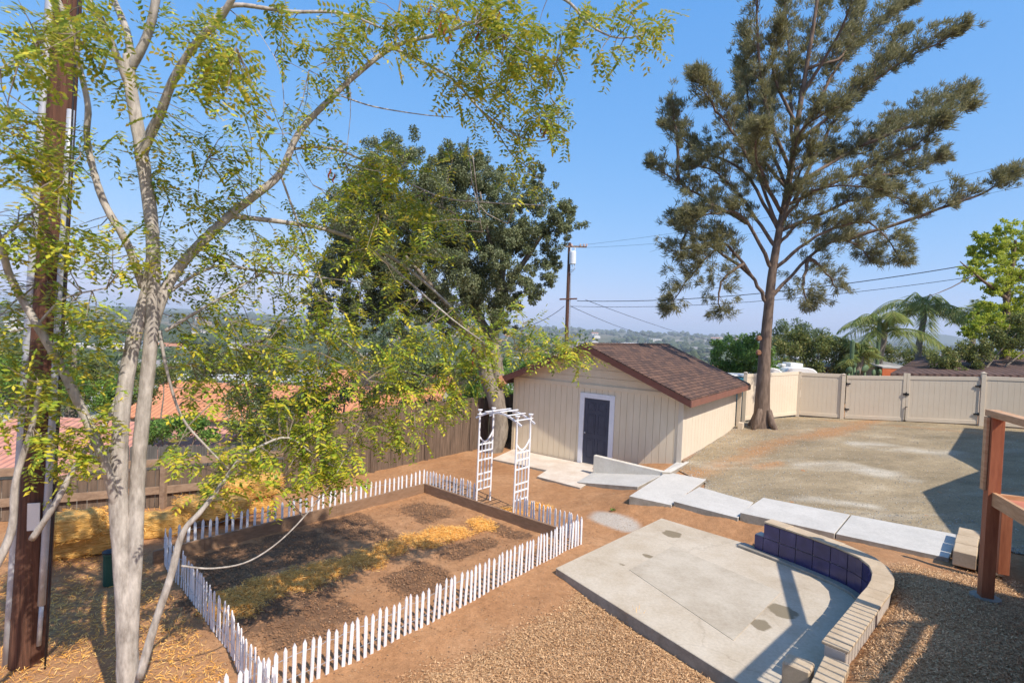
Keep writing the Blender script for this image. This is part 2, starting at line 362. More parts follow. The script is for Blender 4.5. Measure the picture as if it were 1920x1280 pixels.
def gzs(x, y):
    x = np.asarray(x, float); y = np.asarray(y, float); r = np.sqrt(x*x+y*y)
    z = near_z(x, y); z = np.where(in_poly(x, y, INP), np.minimum(z, .0), z)
    ex, ey = 1.45, -1.14; eL = math.hypot(ex, ey); al = ((x-3.35)*ex+(y-11.3)*ey)/eL**2; dd = ((x-3.35)*-ey+(y-11.3)*ex)/eL
    for P_, Z_ in SLABS: z = np.where(in_poly(x, y, grow(P_, 1.04)), np.minimum(z, min(Z_)-.06), z)
    z = np.where((al > -.35) & (al < 1.25) & (dd > -.25) & (dd < 1.2), np.minimum(z, .085+.60*np.maximum(dd, 0)), z); d = drop_d(x, y)
    z = z - 1.5*sst(.15, 3.5, d) - 2.6*sst(3, 13, d)
    fz = np.interp(r, FR, FZ) + (fbm(x/260+40, y/260+40, 4, 3)-.47)*34*sst(120, 900, r) + (fbm(x/900+9, y/900, 3, 8)-.47)*34*sst(900, 2500, r)
    w = sst(26, 95, r)*np.where(y > 0, 1, sst(0, 60, -y*-1)*0)
    return z*(1-w)+fz*w
def axis(a, b, st, lo, hi, g):
    c = list(np.arange(a, b+1e-6, st)); s_ = st; v = b
    while v < hi: s_ *= g; v += s_; c.append(v)
    s_ = st; v = a; left = []
    while v > lo: s_ *= g; v -= s_; left.append(v)
    return np.array(left[::-1]+c)
gx = axis(-11, 13, .075, -6000, 6000, 1.17); gy = axis(1.5, 22, .075, -200, 7000, 1.17)
X, Y = np.meshgrid(gx, gy); Z = gzs(X, Y)
near_m = ((X > -12) & (X < 14) & (Y > 0) & (Y < 23))
Z = Z + near_m*~in_poly(X, Y, INP)*((fbm(X*3.1+50, Y*3.1+50, 3, 21)-.45)*.05 + (fbm(X*11+50, Y*11+50, 2, 31)-.4)*.016)
# garden bed soil sits a little lower and lumpier, hard edges come from the boards
GU = np.array([.7645, -.6446]); GV = np.array([.6446, .7645]); G0 = np.array([-1.96, 12.90])   # back corner of the picket rectangle
def gloc(x, y):
    dx = x-G0[0]; dy = y-G0[1]; return dx*GU[0]+dy*GU[1], -(dx*GV[0]+dy*GV[1])               # u to the right, v toward the camera
U, V = gloc(X, Y)
inbed = sst(.1, .3, U)*sst(4.4, 4.2, U)*sst(.2, .4, V)*sst(7.2, 6.8, V)
Z = Z - .03*inbed + inbed*near_m*(fbm(X*6, Y*6, 3, 5)-.45)*.07
# masks of what lies on the ground
wob = (fbm(X*1.6+7, Y*1.6+3, 4, 77)-.47)*1.1; wob2 = (fbm(X*4+7, Y*4+3, 3, 78)-.47)*.55
def seg(ax, ay, bx, by, x, y):                                             # signed distance, left of a->b positive
    dx, dy = bx-ax, by-ay; L = math.hypot(dx, dy); return (-(x-ax)*dy+(y-ay)*dx)/L
mul1 = sst(-.15, .25, -seg(-.1, 6.9, 1.75, 9.0, X, Y)+wob*.6)*sst(-.2, .3, -seg(-3, 5.4, .9, 8.4, X, Y)-.35+wob2)    # in front of slab and pickets
pad_side = sst(0, .1, -seg(.85, 8.75, 3.3, 5.3, X, Y))
mul1 = sst(-.2, .5, -seg(-3.2, 4.6, 1.0, 8.55, X, Y)-.45+wob*.7+wob2*.6)*sst(.25, -.1, seg(.75, 8.9, 3.2, 5.4, X, Y))
mul2 = sst(-.1, .35, seg(2.6, 4.6, 5.9, 8.4, X, Y)*-1-.15+wob2*.5)*sst(8.6, 8.0, Y+wob*.5)*sst(9, 7, X)
mulch = np.clip(np.maximum(mul1*sst(9.2, 8.4, Y), mul2), 0, 1)
def blob(cx, cy, a, b, ang, x, y, w=.5):
    c_, s_ = math.cos(ang), math.sin(ang); dx, dy = x-cx, y-cy; u = (dx*c_+dy*s_)/a; v = (-dx*s_+dy*c_)/b
    r = (np.abs(u)**3+np.abs(v)**3)**(1/3)+wob*.35+wob2*.25; return sst(1+w*.5, 1-w*.5, r)
ga = math.atan2(GU[1], GU[0])
comp = np.zeros_like(X)
for (px, py, a, b) in [(800, 958, .62, .50), (660, 985, .75, .55), (560, 1020, .8, .6), (880, 1025, .30, .62), (785, 1083, .5, .5), (955, 993, .55, .28), (718, 1003, .35, .3), (450, 1050, .8, .7), (560, 1150, .8, .7), (430, 1110, .6, .6)]:
    c_ = gz(px, py, -.02); comp = np.maximum(comp, blob(c_[0], c_[1], a, b, ga, X, Y, .35))
comp *= inbed > .5
far = sst(24, 60, np.sqrt(X*X+Y*Y)) + (drop_d(X, Y) > .3); far = np.clip(far, 0, 1)
# blue-grey gravel spill beside the slab
gsp = blob(2.35, 11.3, .55, .3, -.6, X, Y, .4)
tot = [('mulch', mulch), ('compost', comp), ('far', far), ('spill', gsp)]
me = bpy.data.meshes.new('ground'); ny, nx = X.shape
me.vertices.add(nx*ny); me.vertices.foreach_set('co', np.stack([X, Y, Z], -1).astype(np.float32).ravel())
ii = np.arange(nx*ny).reshape(ny, nx); q = np.stack([ii[:-1, :-1], ii[:-1, 1:], ii[1:, 1:], ii[1:, :-1]], -1).reshape(-1, 4)
me.loops.add(q.size); me.loops.foreach_set('vertex_index', q.ravel().astype(np.int32)); me.polygons.add(len(q))
me.polygons.foreach_set('loop_start', np.arange(len(q), dtype=np.int32)*4); me.polygons.foreach_set('loop_total', np.full(len(q), 4, dtype=np.int32))
me.polygons.foreach_set('use_smooth', np.ones(len(q), dtype=bool)); me.update(calc_edges=True)
for nm, a in tot:
    at = me.attributes.new(nm, 'FLOAT', 'POINT'); at.data.foreach_set('value', a.astype(np.float32).ravel())
ground = bpy.data.objects.new('ground', me); C.objects.link(ground); ground['kind'] = 'structure'
def m_ground():
    t = NT('bare_dirt'); v = t.pos()
    big = t.noise(.55, v, 6, .7); fine = t.noise(9, v, 5, .7); grit = t.noise(55, v, 3, .8)
    dirt = t.ramp(big, [(.25, (.31, .155, .072)), (.5, (.42, .228, .112)), (.75, (.51, .305, .165))])
    dirt = t.mix(1, dirt, t.ramp(fine, [(.3, (.78, .76, .74)), (.7, (1.12, 1.1, 1.1))]), 'MULTIPLY')
    dirt = t.mix(1, dirt, t.ramp(grit, [(.3, (.72,)*3), (.75, (1.2,)*3)]), 'MULTIPLY')
    vo = t.n('ShaderNodeTexVoronoi', inp={'Vector': v, 'Scale': 62, 'Randomness': 1}); 
    hs = t.n('ShaderNodeSeparateColor'); t.l(vo.outputs['Color'], hs.inputs[0])
    mul = t.ramp(hs.outputs[0], [(0, (.20, .11, .055)), (.35, (.40, .24, .12)), (.75, (.54, .35, .19)), (1, (.68, .48, .29))])
    mul = t.mix(1, mul, t.ramp(t.noise(1.1, v, 4), [(.3, (.68, .62, .56)), (.7, (1.15, 1.12, 1.08))]), 'MULTIPLY')
    def A(n): return t.n('ShaderNodeAttribute', attribute_name=n).outputs['Fac']
    br = t.n('ShaderNodeMapRange', inp={0: t.math('ADD', A('mulch'), t.math('MULTIPLY', t.math('SUBTRACT', fine, .5), 1.2)), 1: .35, 2: .65})
    c = t.mix(br.outputs[0], dirt, mul)
    cm = t.n('ShaderNodeMapRange', inp={0: t.math('ADD', A('compost'), t.math('ADD', t.math('MULTIPLY', t.math('SUBTRACT', t.noise(14, v, 5, .8), .5), 2.2), t.math('MULTIPLY', t.math('SUBTRACT', t.noise(3.2, v, 3, .6), .5), 2.0))), 1: .45, 2: .95})
    comp_c = t.ramp(grit, [(.3, (.065, .038, .024)), (.7, (.19, .11, .065))])
    c = t.mix(t.math('MULTIPLY', cm.outputs[0], .85), c, comp_c)
    sp = t.ramp(t.noise(30, v, 4, .8), [(.3, (.30, .28, .24)), (.7, (.55, .53, .48))]); c = t.mix(t.math('MULTIPLY', A('spill'), .8), c, sp)
    fc = t.ramp(t.noise(.02, v, 6, .75), [(.3, (.055, .065, .032)), (.48, (.10, .105, .055)), (.6, (.21, .17, .11)), (.72, (.30, .27, .23))])
    c = t.mix(A('far'), c, fc); t.col(c); t.rough(.95, .15)
    hsum = t.math('ADD', t.math('MULTIPLY', hs.outputs[1], t.math('MULTIPLY', A('mulch'), .9)), t.math('ADD', fine, t.math('MULTIPLY', grit, .6)))
    t.bump(hsum, .55, .025); return t.m
me.materials.append(m_ground())

def gz1(x, y): return float(gzs(np.array([x]), np.array([y]))[0])

# driveway: ruled sheet between the path and shed on one side, and the fence and house on the other
def resample(P, n):
    P = np.array(P, float); d = np.r_[0, np.cumsum(np.linalg.norm(np.diff(P, axis=0), axis=1))]; s_ = np.linspace(0, d[-1], n)
    return np.stack([np.interp(s_, d, P[:, 0]), np.interp(s_, d, P[:, 1])], -1)
cA = resample([(8.35, 19.75), (4.80, 14.5), (4.55, 14.1), (5.0, 13.3), (4.7, 12.5), (5.3, 11.7), (5.8, 11.6), (7.9, 10.15), (8.6, 9.75), (9.2, 8.9)], 220)
cB = resample([(8.9, 19.95), (11.65, 21.45), (16.6, 18.85), (21.5, 16.2), (24, 12), (20, 4), (12, 5)], 220)
tt = np.linspace(0, 1, 150)[:, None, None]**1.25
DD = cA[None]*(1-tt)+cB[None]*tt; DX, DY = DD[..., 0], DD[..., 1]
DZ = gzs(DX, DY) + .022 + (fbm(DX*2+9, DY*2, 3, 3)-.45)*.03 + (fbm(DX*9, DY*9, 3, 4)-.45)*.018
dm = bpy.data.meshes.new('driveway'); dm.vertices.add(DX.size); dm.vertices.foreach_set('co', np.stack([DX, DY, DZ], -1).astype(np.float32).ravel())
ii = np.arange(DX.size).reshape(DX.shape); q = np.stack([ii[:-1, :-1], ii[:-1, 1:], ii[1:, 1:], ii[1:, :-1]], -1).reshape(-1, 4)
dm.loops.add(q.size); dm.loops.foreach_set('vertex_index', q.ravel().astype(np.int32)); dm.polygons.add(len(q))
dm.polygons.foreach_set('loop_start', np.arange(len(q), dtype=np.int32)*4); dm.polygons.foreach_set('loop_total', np.full(len(q), 4, dtype=np.int32))
dm.polygons.foreach_set('use_smooth', np.ones(len(q), dtype=bool)); dm.update(calc_edges=True)
driveway = bpy.data.objects.new('driveway', dm); C.objects.link(driveway); driveway['kind'] = 'structure'
_n1 = (fbm(DX*1.3, DY*1.3, 4, 41)-.47); _n2 = (fbm(DX*.7+5, DY*2.2, 4, 43)-.47)
def streak(P, w):
    d = np.full(DX.shape, 9.)
    for (a, b) in zip(P[:-1], P[1:]):
        a = np.array(a[:2]); b = np.array(b[:2]); ab = b-a; t_ = np.clip(((DX-a[0])*ab[0]+(DY-a[1])*ab[1])/(ab@ab), 0, 1); d = np.minimum(d, np.hypot(DX-a[0]-ab[0]*t_, DY-a[1]-ab[1]*t_))
    return np.clip(1-d/w+_n1*1.8, 0, 1)
rust_a = np.maximum(np.maximum(streak([gz(1278, 880, .62), gz(1400, 850, .75), gz(1480, 825, .85), gz(1560, 812, .95), gz(1640, 795, 1.05)], .55), streak([gz(1420, 865, .75), gz(1460, 862, .75)], .25)), streak([gz(1550, 790, 1.0), gz(1760, 806, 1.2), gz(1830, 812, 1.25)], .35)*.6)
white_a = np.maximum(np.maximum(streak([gz(1500, 862, .8), gz(1600, 868, .85), gz(1720, 890, .9)], .45), streak([gz(1400, 918, .65), gz(1520, 918, .7), gz(1640, 930, .75)], .30)), streak([gz(1600, 828, 1.0), gz(1700, 838, 1.05), gz(1780, 845, 1.1)], .5)*.8)
for nm, a_ in (('rust', rust_a), ('white', white_a*np.clip(.6+_n2*3, 0, 1))):
    at = dm.attributes.new(nm, 'FLOAT', 'POINT'); at.data.foreach_set('value', a_.astype(np.float32).ravel())
def m_gravel():
    t = NT('crushed_gravel'); v = t.pos()
    sx = t.n('ShaderNodeMapping', inp={'Vector': v, 'Rotation': (0, 0, -.55), 'Scale': (.55, .95, 1)}); w = sx.outputs[0]
    a = t.ramp(t.noise(.9, w, 7, .72), [(.28, (.205, .165, .105)), (.45, (.295, .235, .15)), (.58, (.37, .295, .19)), (.72, (.48, .40, .285))])
    rust = t.n('ShaderNodeAttribute', attribute_name='rust').outputs['Fac']; rust = t.math('MAXIMUM', rust, t.math('MULTIPLY', t.ramp(t.noise(.42, w, 5, .6, .6), [(.56, (0,)*3), (.7, (1,)*3)]), .5)); a = t.mix(t.math('MULTIPLY', rust, .75), a, (.42, .22, .10))
    white = t.ramp(t.noise(.6, t.n('ShaderNodeMapping', inp={'Vector': v, 'Location': (7, 3, 0), 'Rotation': (0, 0, -.45), 'Scale': (.3, 1.6, 1)}).outputs[0], 6, .7), [(.56, (0,)*3), (.70, (1,)*3)])
    white = t.math('MAXIMUM', t.math('MULTIPLY', white, .4), t.n('ShaderNodeAttribute', attribute_name='white').outputs['Fac']); a = t.mix(t.math('MULTIPLY', white, .75), a, (.60, .555, .47))
    vo = t.n('ShaderNodeTexVoronoi', inp={'Vector': v, 'Scale': 55}); hs = t.n('ShaderNodeSeparateColor'); t.l(vo.outputs['Color'], hs.inputs[0])
    a = t.mix(1, a, t.ramp(hs.outputs[0], [(0, (.78, .78, .78)), (.5, (.98, .98, .98)), (1, (1.18, 1.16, 1.12))]), 'MULTIPLY')
    t.col(a); t.rough(.95, .15); t.bump(t.math('ADD', hs.outputs[1], t.noise(12, v, 4)), .6, .02); return t.m
dm.materials.append(m_gravel())

# ------------------------------------------------------------ concrete path, ramp, apron, pad
def slab(name, poly, ztop, thick, label, cat, mats=('conc_new', 'conc_side'), group=None, kind=None, drain=None):
    m = MB(); n = len(poly); Z = ztop if hasattr(ztop, '__len__') else [ztop]*n
    m.add([(p[0], p[1], Z[i]) for i, p in enumerate(poly)], [tuple(range(n))], 0)
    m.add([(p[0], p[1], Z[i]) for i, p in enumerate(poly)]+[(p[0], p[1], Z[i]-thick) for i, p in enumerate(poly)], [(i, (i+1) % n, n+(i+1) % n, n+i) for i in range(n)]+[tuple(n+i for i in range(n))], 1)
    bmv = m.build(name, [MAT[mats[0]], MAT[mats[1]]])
    b = bmesh.new(); b.from_mesh(bmv.data); bmesh.ops.remove_doubles(b, verts=b.verts, dist=.0005); bmesh.ops.recalc_face_normals(b, faces=b.faces); bmesh.ops.bevel(b, geom=list(b.edges), offset=.008, segments=1, affect='EDGES'); b.to_mesh(bmv.data); b.free()
    return tag(bmv, label, cat, group, kind)
gp = 'concrete path slabs'
path = empty('path', (4, 11.3, .5)); path['kind'] = 'structure'
def pslab(poly, z, th=.46):
    o = slab('path_slab', poly, z, th, None, None); o.parent = path; o.matrix_parent_inverse = Matrix.Translation((-4, -11.3, -.5)); return o
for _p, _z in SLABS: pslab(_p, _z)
# sloping ramp from the door up to the first slab
_p, _z = RAMP; r1 = slab('ramp_slab', _p, _z, .45, None, None); r1.parent = path; r1.matrix_parent_inverse = Matrix.Translation((-4, -11.3, -.5))
ap = slab('apron_slab', [(.84, 14.38), (1.90, 13.50), (2.95, 15.2), (1.5, 15.9)], .055, .17, None, None, ('conc_shed', 'conc_side')); ap.parent = path; ap.matrix_parent_inverse = Matrix.Translation((-4, -11.3, -.5))
ap2 = slab('apron_slab', [(-.45, 16.15), (1.62, 14.82), (2.9, 15.62), (.2, 17.6)], .045, .16, None, None, ('conc_shed', 'conc_side')); ap2.parent = path; ap2.matrix_parent_inverse = Matrix.Translation((-4, -11.3, -.5))
m = MB(); m.tube([(1.95, 13.95, .06), (1.95, 13.95, .068)], .07, 10); d_ = m.build('drain_cover', MAT['steel']); d_.parent = path; d_.matrix_parent_inverse = Matrix.Translation((-4, -11.3, -.5))
# low concrete wall beside the ramp: level top, runs from the door to the shed corner
rw = MB(); a = gz(1113, 853, .60)[:2]; b = gz(1243, 884, .50)[:2]; dn = np.array([b[1]-a[1], -(b[0]-a[0])]); dn = -dn/np.linalg.norm(dn)*.14
rw.prism([a, b, b+dn, a+dn], [-.1, -.1, -.1, -.1], [.60, .50, .50, .60]); rwo = rw.build('ramp_wall', MAT['conc_wall'], bevel=.012)
tag(rwo, 'low pale concrete retaining wall starting in front of the navy shed door', 'low wall')
cb = slab('corner_curb', [tuple(gz(1241, 884, .50)[:2]), tuple(gz(1258, 885, .48)[:2]), (4.98, 14.50), (4.76, 14.66)], [.505, .485, .60, .60], .25, 'short white concrete curb at the near corner of the shed', 'curb', ('conc_new', 'conc_side'))
# patio pad
def m_pad():
    t = NT('old_pad_concrete'); v = t.pos()
    a = t.ramp(t.noise(1.1, v, 8, .72), [(.25, (.34, .265, .18)), (.42, (.47, .395, .295)), (.6, (.545, .475, .375)), (.8, (.60, .54, .445))])
    a = t.mix(1, a, t.ramp(t.noise(25, v, 4, .7), [(.3, (.85,)*3), (.7, (1.06,)*3)]), 'MULTIPLY')
    ck0 = t.n('ShaderNodeTexNoise', inp={'Vector': v, 'Scale': 3, 'Detail': 6}); ckv = t.n('ShaderNodeVectorMath', operation='ADD', inp={0: v, 1: t.n('ShaderNodeVectorMath', operation='SCALE', inp={0: ck0.outputs['Color'], 3: .35}).outputs[0]})
    ck = t.n('ShaderNodeTexVoronoi', feature='DISTANCE_TO_EDGE', inp={'Vector': ckv.outputs[0], 'Scale': .26}); ckm = t.n('ShaderNodeMapRange', inp={0: ck.outputs['Distance'], 1: .004, 2: .001}); a = t.mix(t.math('MULTIPLY', ckm.outputs[0], .18), a, (.17, .13, .09))
    nz = t.n('ShaderNodeTexNoise', inp={'Vector': v, 'Scale': 5, 'Detail': 4}); wv = t.n('ShaderNodeVectorMath', operation='SCALE', inp={0: nz.outputs['Color'], 3: .22})
    vv = t.n('ShaderNodeVectorMath', operation='ADD', inp={0: v, 1: wv.outputs[0]})
    for (x, y, r) in [(3.30, 10.40, .19), (2.56, 9.31, .09), (3.56, 8.72, .05), (3.57, 7.21, .16), (4.07, 7.60, .20), (2.02, 8.93, .05)]:
        d = t.n('ShaderNodeVectorMath', operation='DISTANCE', inp={0: vv.outputs[0], 1: (x+.11, y+.11, .23)}).outputs['Value']
        k = t.n('ShaderNodeMapRange', inp={0: d, 1: r+.01, 2: r-.02}); a = t.mix(t.math('MULTIPLY', k.outputs[0], .9), a, (.20, .16, .10))
    t.col(a); t.rough(.8, .3); t.bump(t.noise(60, v, 4), .25, .006); return t.m
MAT['pad'] = m_pad()
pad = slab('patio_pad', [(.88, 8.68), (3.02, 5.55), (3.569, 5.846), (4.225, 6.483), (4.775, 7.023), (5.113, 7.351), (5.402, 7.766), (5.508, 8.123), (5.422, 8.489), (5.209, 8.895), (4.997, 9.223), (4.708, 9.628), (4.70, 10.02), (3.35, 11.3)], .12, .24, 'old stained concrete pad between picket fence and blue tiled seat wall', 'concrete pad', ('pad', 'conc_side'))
pl = MB(); P4 = [(2.10, 8.72), (3.14, 9.79), (4.33, 8.17), (3.02, 6.79)]
pl.prism([P4[0], P4[3], P4[2], P4[1]], .115, .1265)
MAT['pad2'] = m_concrete('inset_pad_concrete', (.50, .44, .35), (.38, .32, .24), 1.6)
pn = pl.build('inset_panel', MAT['pad2']); pn.parent = pad

# ------------------------------------------------------------ curved seat wall with blue tiles
inner = [(4.727, 9.628), (5.007, 9.242), (5.219, 8.914), (5.441, 8.509), (5.528, 8.123), (5.422, 7.737), (5.113, 7.312), (4.775, 6.984), (4.225, 6.444), (3.569, 5.808)]
def offs(P, d):
    P = np.array(P); T = np.gradient(P, axis=0); T /= np.linalg.norm(T, axis=1)[:, None]; return P + np.stack([-T[:, 1], T[:, 0]], -1)*d
def smooth_poly(P, n):
    P = np.array(P, float); Q = []
    for i in range(len(P)-1):
        p0, p1, p2, p3 = P[max(i-1, 0)], P[i], P[i+1], P[min(i+2, len(P)-1)]
        for t in np.linspace(0, 1, n, endpoint=False):
            Q.append(.5*((2*p1)+(-p0+p2)*t+(2*p0-5*p1+4*p2-p3)*t*t+(-p0+3*p1-3*p2+p3)*t**3))
    Q.append(P[-1]); return np.array(Q)
inn = smooth_poly(inner, 5); out = offs(inn, .24); 
sw = empty('seat_wall', (5.3, 8.5, .1), 0, 'curved stone-capped seat wall faced with cobalt blue tiles', 'seat wall')
def strip(name, A_, B_, z0, z1, mat, parent, bev=0):
    m = MB(); n = len(A_)
    for (P, Zt) in ((A_, z0), (A_, z1), (B_, z0), (B_, z1)):
        m.v += [(float(p[0]), float(p[1]), float(Zt)) for p in P]
    for i in range(n-1):
        for (a, b) in ((0, 1), (1, 3), (3, 2), (2, 0)):
            m.f.append((a*n+i, a*n+i+1, b*n+i+1, b*n+i)); m.m.append(0)
    m.f += [(0, n, 3*n, 2*n), (n-1, 2*n-1, 4*n-1, 3*n-1)]; m.m += [0, 0]
    o = m.build(name, mat, bevel=bev); o.parent = parent
    if parent: o.matrix_parent_inverse = Matrix.Translation(-parent.location)
    return o
sgn = 1
strip('wall_core', offs(inn, .02), offs(inn, .22), -.05, .683, MAT['grout'], sw)
# cap of single stones: joints open between them
segs = []
L = np.r_[0, np.cumsum(np.linalg.norm(np.diff(inn, axis=0), axis=1))]
k = 0; s0 = 0
def at_s(s): return np.array([np.interp(s, L, inn[:, 0]), np.interp(s, L, inn[:, 1])])
def nrm_s(s):
    d = at_s(min(s+.03, L[-1]))-at_s(max(s-.03, 0)); d /= np.linalg.norm(d); return np.array([-d[1], d[0]])
capm = MB(); s0 = 0
while s0 < L[-1]-.05:
    w = .42 if s0 < 1.5 else .30; w *= rng.uniform(.97, 1.03); s1 = min(s0+w, L[-1])
    aa, bb = at_s(s0+.004), at_s(s1-.004); na, nb = nrm_s(s0), nrm_s(s1)
    capm.prism([aa-na*.015, bb-nb*.015, bb+nb*.25, aa+na*.25],   .685, .72+rng.uniform(-.003, .003)); s0 = s1
co = capm.build('stone_cap', MAT['block'], sw, bevel=.006); co.matrix_parent_inverse = Matrix.Translation(-sw.location)
# tiles two rows along the inner face, stepping down at the far end
tm = MB(); s0 = -.0; TW = .29
for i in range(16):
    s0 = i*TW
    if s0+TW > 3.6: break
    for r_ in (0, 1):
        z0_ = .168+.259*r_; z1_ = z0_+.247
        for h_ in (0, 1):
            a_ = s0+h_*TW/2+(.007 if h_ == 0 else 0); b_ = a_+TW/2-(.004 if h_ == 1 else .004*(h_ == 0))
            b_ = s0+TW-.007 if h_ else s0+TW/2
            p, q_ = at_s(a_), at_s(b_); n1_, n2_ = nrm_s(a_), nrm_s(b_)
            tm.prism([p-n1_*.004, q_-n2_*.004, q_+n2_*.02, p+n1_*.02], z0_, z1_)
d0 = (at_s(0)-at_s(.1)); d0 /= np.linalg.norm(d0); n0 = nrm_s(0)
st = at_s(0); tm.prism([st-n0*.004+d0*.004, st-n0*.004+d0*.16, st+n0*.02+d0*.16, st+n0*.02+d0*.004], .168, .421)
tmo = tm.build('blue_tiles', MAT['bluetile'], sw); tmo.matrix_parent_inverse = Matrix.Translation(-sw.location)
low = MB(); low.prism([st+n0*.02+d0*.004, st+n0*.02+d0*.165, st+n0*.22+d0*.165, st+n0*.22+d0*.004], 0, .432); lo_ = low.build('step_end', MAT['grout'], sw); lo_.matrix_parent_inverse = Matrix.Translation(-sw.location)
bn = smooth_poly([tuple(st+d0*.42-n0*.0)]+[tuple(p) for p in inner[:6]], 5)
strip('footing_ledge', offs(bn, -.13), offs(bn, .10), .05, .167, MAT['conc_side'], sw, .006)
# square pillar stub and lower curb near the camera
pb = MB(); pb.prism([(3.02, 5.60), (3.22, 5.43), (3.37, 5.60), (3.17, 5.77)], 0, .60); pbo = pb.build('brick_pillar', MAT['block'], bevel=.015); tag(pbo, 'short square stone pillar at the near end of the concrete pad', 'pillar')
lc = empty('low_curb', (3.4, 5.5, .3), 0, 'row of tan cap stones with railing shadow stripes beside the short pillar', 'curb')
lm = MB()
for i in range(5):
    a_ = np.array([3.54, 5.72])+np.array([-.175, -.20])*i; nn = np.array([.74, -.65])*.24; dd = np.array([-.168, -.192])
    lm.prism([a_, a_+dd, a_+dd+nn, a_+nn], .35, .62)
lo2 = lm.build('cap_stones', MAT['block'], lc, bevel=.006); lo2.matrix_parent_inverse = Matrix.Translation(-lc.location)
# stone step blocks by the deck
for i, (cx, cy) in enumerate([(7.62, 8.72), (7.98, 9.12), (8.34, 9.5), (7.86, 8.50), (8.22, 8.90)]):
    bb_ = MB(); T = Matrix.Translation((cx, cy, .60)) @ Matrix.Rotation(.83, 4, 'Z'); bb_.box(-.25, -.15, -.12, .25, .15, .12, T=T)
    o = bb_.build('step_block', MAT['block'], bevel=.012)
    tag(o, ['pale stone step block at the end of the path, nearest the camera', 'middle pale stone step block butting the end of the path', 'farthest pale stone step block at the end of the path', 'pale stone step block mostly behind the redwood post, nearer one', 'pale stone step block mostly behind the redwood post, farther one'][i], 'step block', 'stone step blocks at the end of the path')

# ------------------------------------------------------------ raised bed boards and picket fence
def gp2(u, v): p = G0+GU*u-GV*v; return (float(p[0]), float(p[1]))
bed = empty('garden_bed', (*gp2(.1, .15), 0), 0, 'soil garden bed edged with brown boards inside the white picket fence', 'garden bed')
BEDL = 7.3; BEDW = 4.15
def bed_board(a, b, h=.26):
    za, zb = gz1(*a), gz1(*b); m = MB(); N = 6
    for i in range(1):
        m.bar((a[0], a[1], za+h/2-.04), (b[0], b[1], zb+h/2-.04), .045, h)
    o = m.build('board', MAT['bed_wood'], bed, bevel=.005); o.matrix_parent_inverse = Matrix.Translation(-bed.location)
bed_board(gp2(.12, .12), gp2(BEDW*.5, .12)); bed_board(gp2(BEDW*.5, .12), gp2(BEDW, .12))
bed_board(gp2(.12, .15), gp2(.12, 2.5)); bed_board(gp2(.12, 2.5), gp2(.12, 5.0)); bed_board(gp2(.12, 5.0), gp2(.12, 5.75))
pk = MB(); w, h, th = .042, .53, .012
pk.add([(-w/2, 0, 0), (w/2, 0, 0), (w/2, 0, h-.045), (0, 0, h), (-w/2, 0, h-.045), (-w/2, th, 0), (w/2, th, 0), (w/2, th, h-.045), (0, th, h), (-w/2, th, h-.045)],
       [(0, 1, 2, 3, 4), (9, 8, 7, 6, 5), (0, 5, 6, 1), (1, 6, 7, 2), (2, 7, 8, 3), (3, 8, 9, 4), (4, 9, 5, 0)])
pk0 = pk.build('picket', MAT['picket']); first_pk = [True]
def picket_run(a, b, label, n, wig=.03, sag=0.0):
    t = empty('picket_fence', (a[0], a[1], gz1(*a)), 0, label, 'picket fence', 'white wired picket fence sections round the garden bed')
    a = np.array(a); b = np.array(b); d = (b-a)/np.linalg.norm(b-a); ang = math.atan2(d[1], d[0]); nn = np.array([-d[1], d[0]]); lowp, topp = [], []
    for i in range(n):
        s_ = (i+.5+rng.uniform(-.14, .14))/n; wg = (vnoise(np.array([s_*n/6.0]), np.array([3.3]), 9)[0]-.5)*wig*2
        p = a+(b-a)*s_+nn*wg+nn*sag*math.sin(math.pi*s_); z = gz1(*p)-.02
        if first_pk[0]: o = pk0; first_pk[0] = False
        else: o = pk0.copy(); C.objects.link(o)
        lean = rng.normal(0, .020); tilt = rng.normal(0, .018); sc_ = rng.uniform(.95, 1.04)
        Mx = Matrix.Translation((p[0], p[1], z)) @ Matrix.Rotation(ang+rng.normal(0, .12), 4, 'Z') @ Matrix.Rotation(lean, 4, 'Y') @ Matrix.Rotation(tilt, 4, 'X') @ Matrix.Diagonal((1, 1, sc_, 1))
        o.parent = t; o.matrix_local = Matrix.Translation(-t.location) @ Mx
        lowp.append(Mx @ Vector((0, -.003, .16))); topp.append(Mx @ Vector((0, -.003, .40)))
    m = MB()
    for P in (lowp, topp):
        for k in (0, 1):
            Q = [p+Vector((0, 0, .004*math.sin(j*2.6+k*3.14)))+Vector((nn[0], nn[1], 0))*(.010*(1 if (j+k) % 2 else -1)) for j, p in enumerate(P)]
            m.tube(Q, .0022, 4)
    wi = m.build('wire', MAT['galv'], t); wi.matrix_parent_inverse = Matrix.Translation(-t.location)
PB = gp2(0, 0); PL = gp2(0, 5.55); PR = gp2(4.5, 0); PR0 = np.array([1.50, 10.02])
arbL = np.array([-.65, 12.02]); arbR = np.array([.19, 11.33])
picket_run(gp2(0, 0), gp2(0, 5.55), 'back-left picket fence section running beside the timber bed edge toward the straw bales', 44)
picket_run(gp2(0, .0), (arbL[0]-.02, arbL[1]+.02), 'short picket fence section from the far garden corner to the left trellis of the arbor', 15, .01)
picket_run((arbR[0]+.02, arbR[1]-.02), tuple(PR0), 'short picket fence section from the right trellis of the arbor to the near corner', 17, .01)
picket_run(tuple(PR0), (-3.0, 4.75), 'long near picket fence section between the garden bed and the wood chip mulch', 70, .03)
picket_run((-5.55, 8.62), (-2.15, 5.15), 'shaded picket fence section beside the pale multi-stemmed tree', 44, .06)

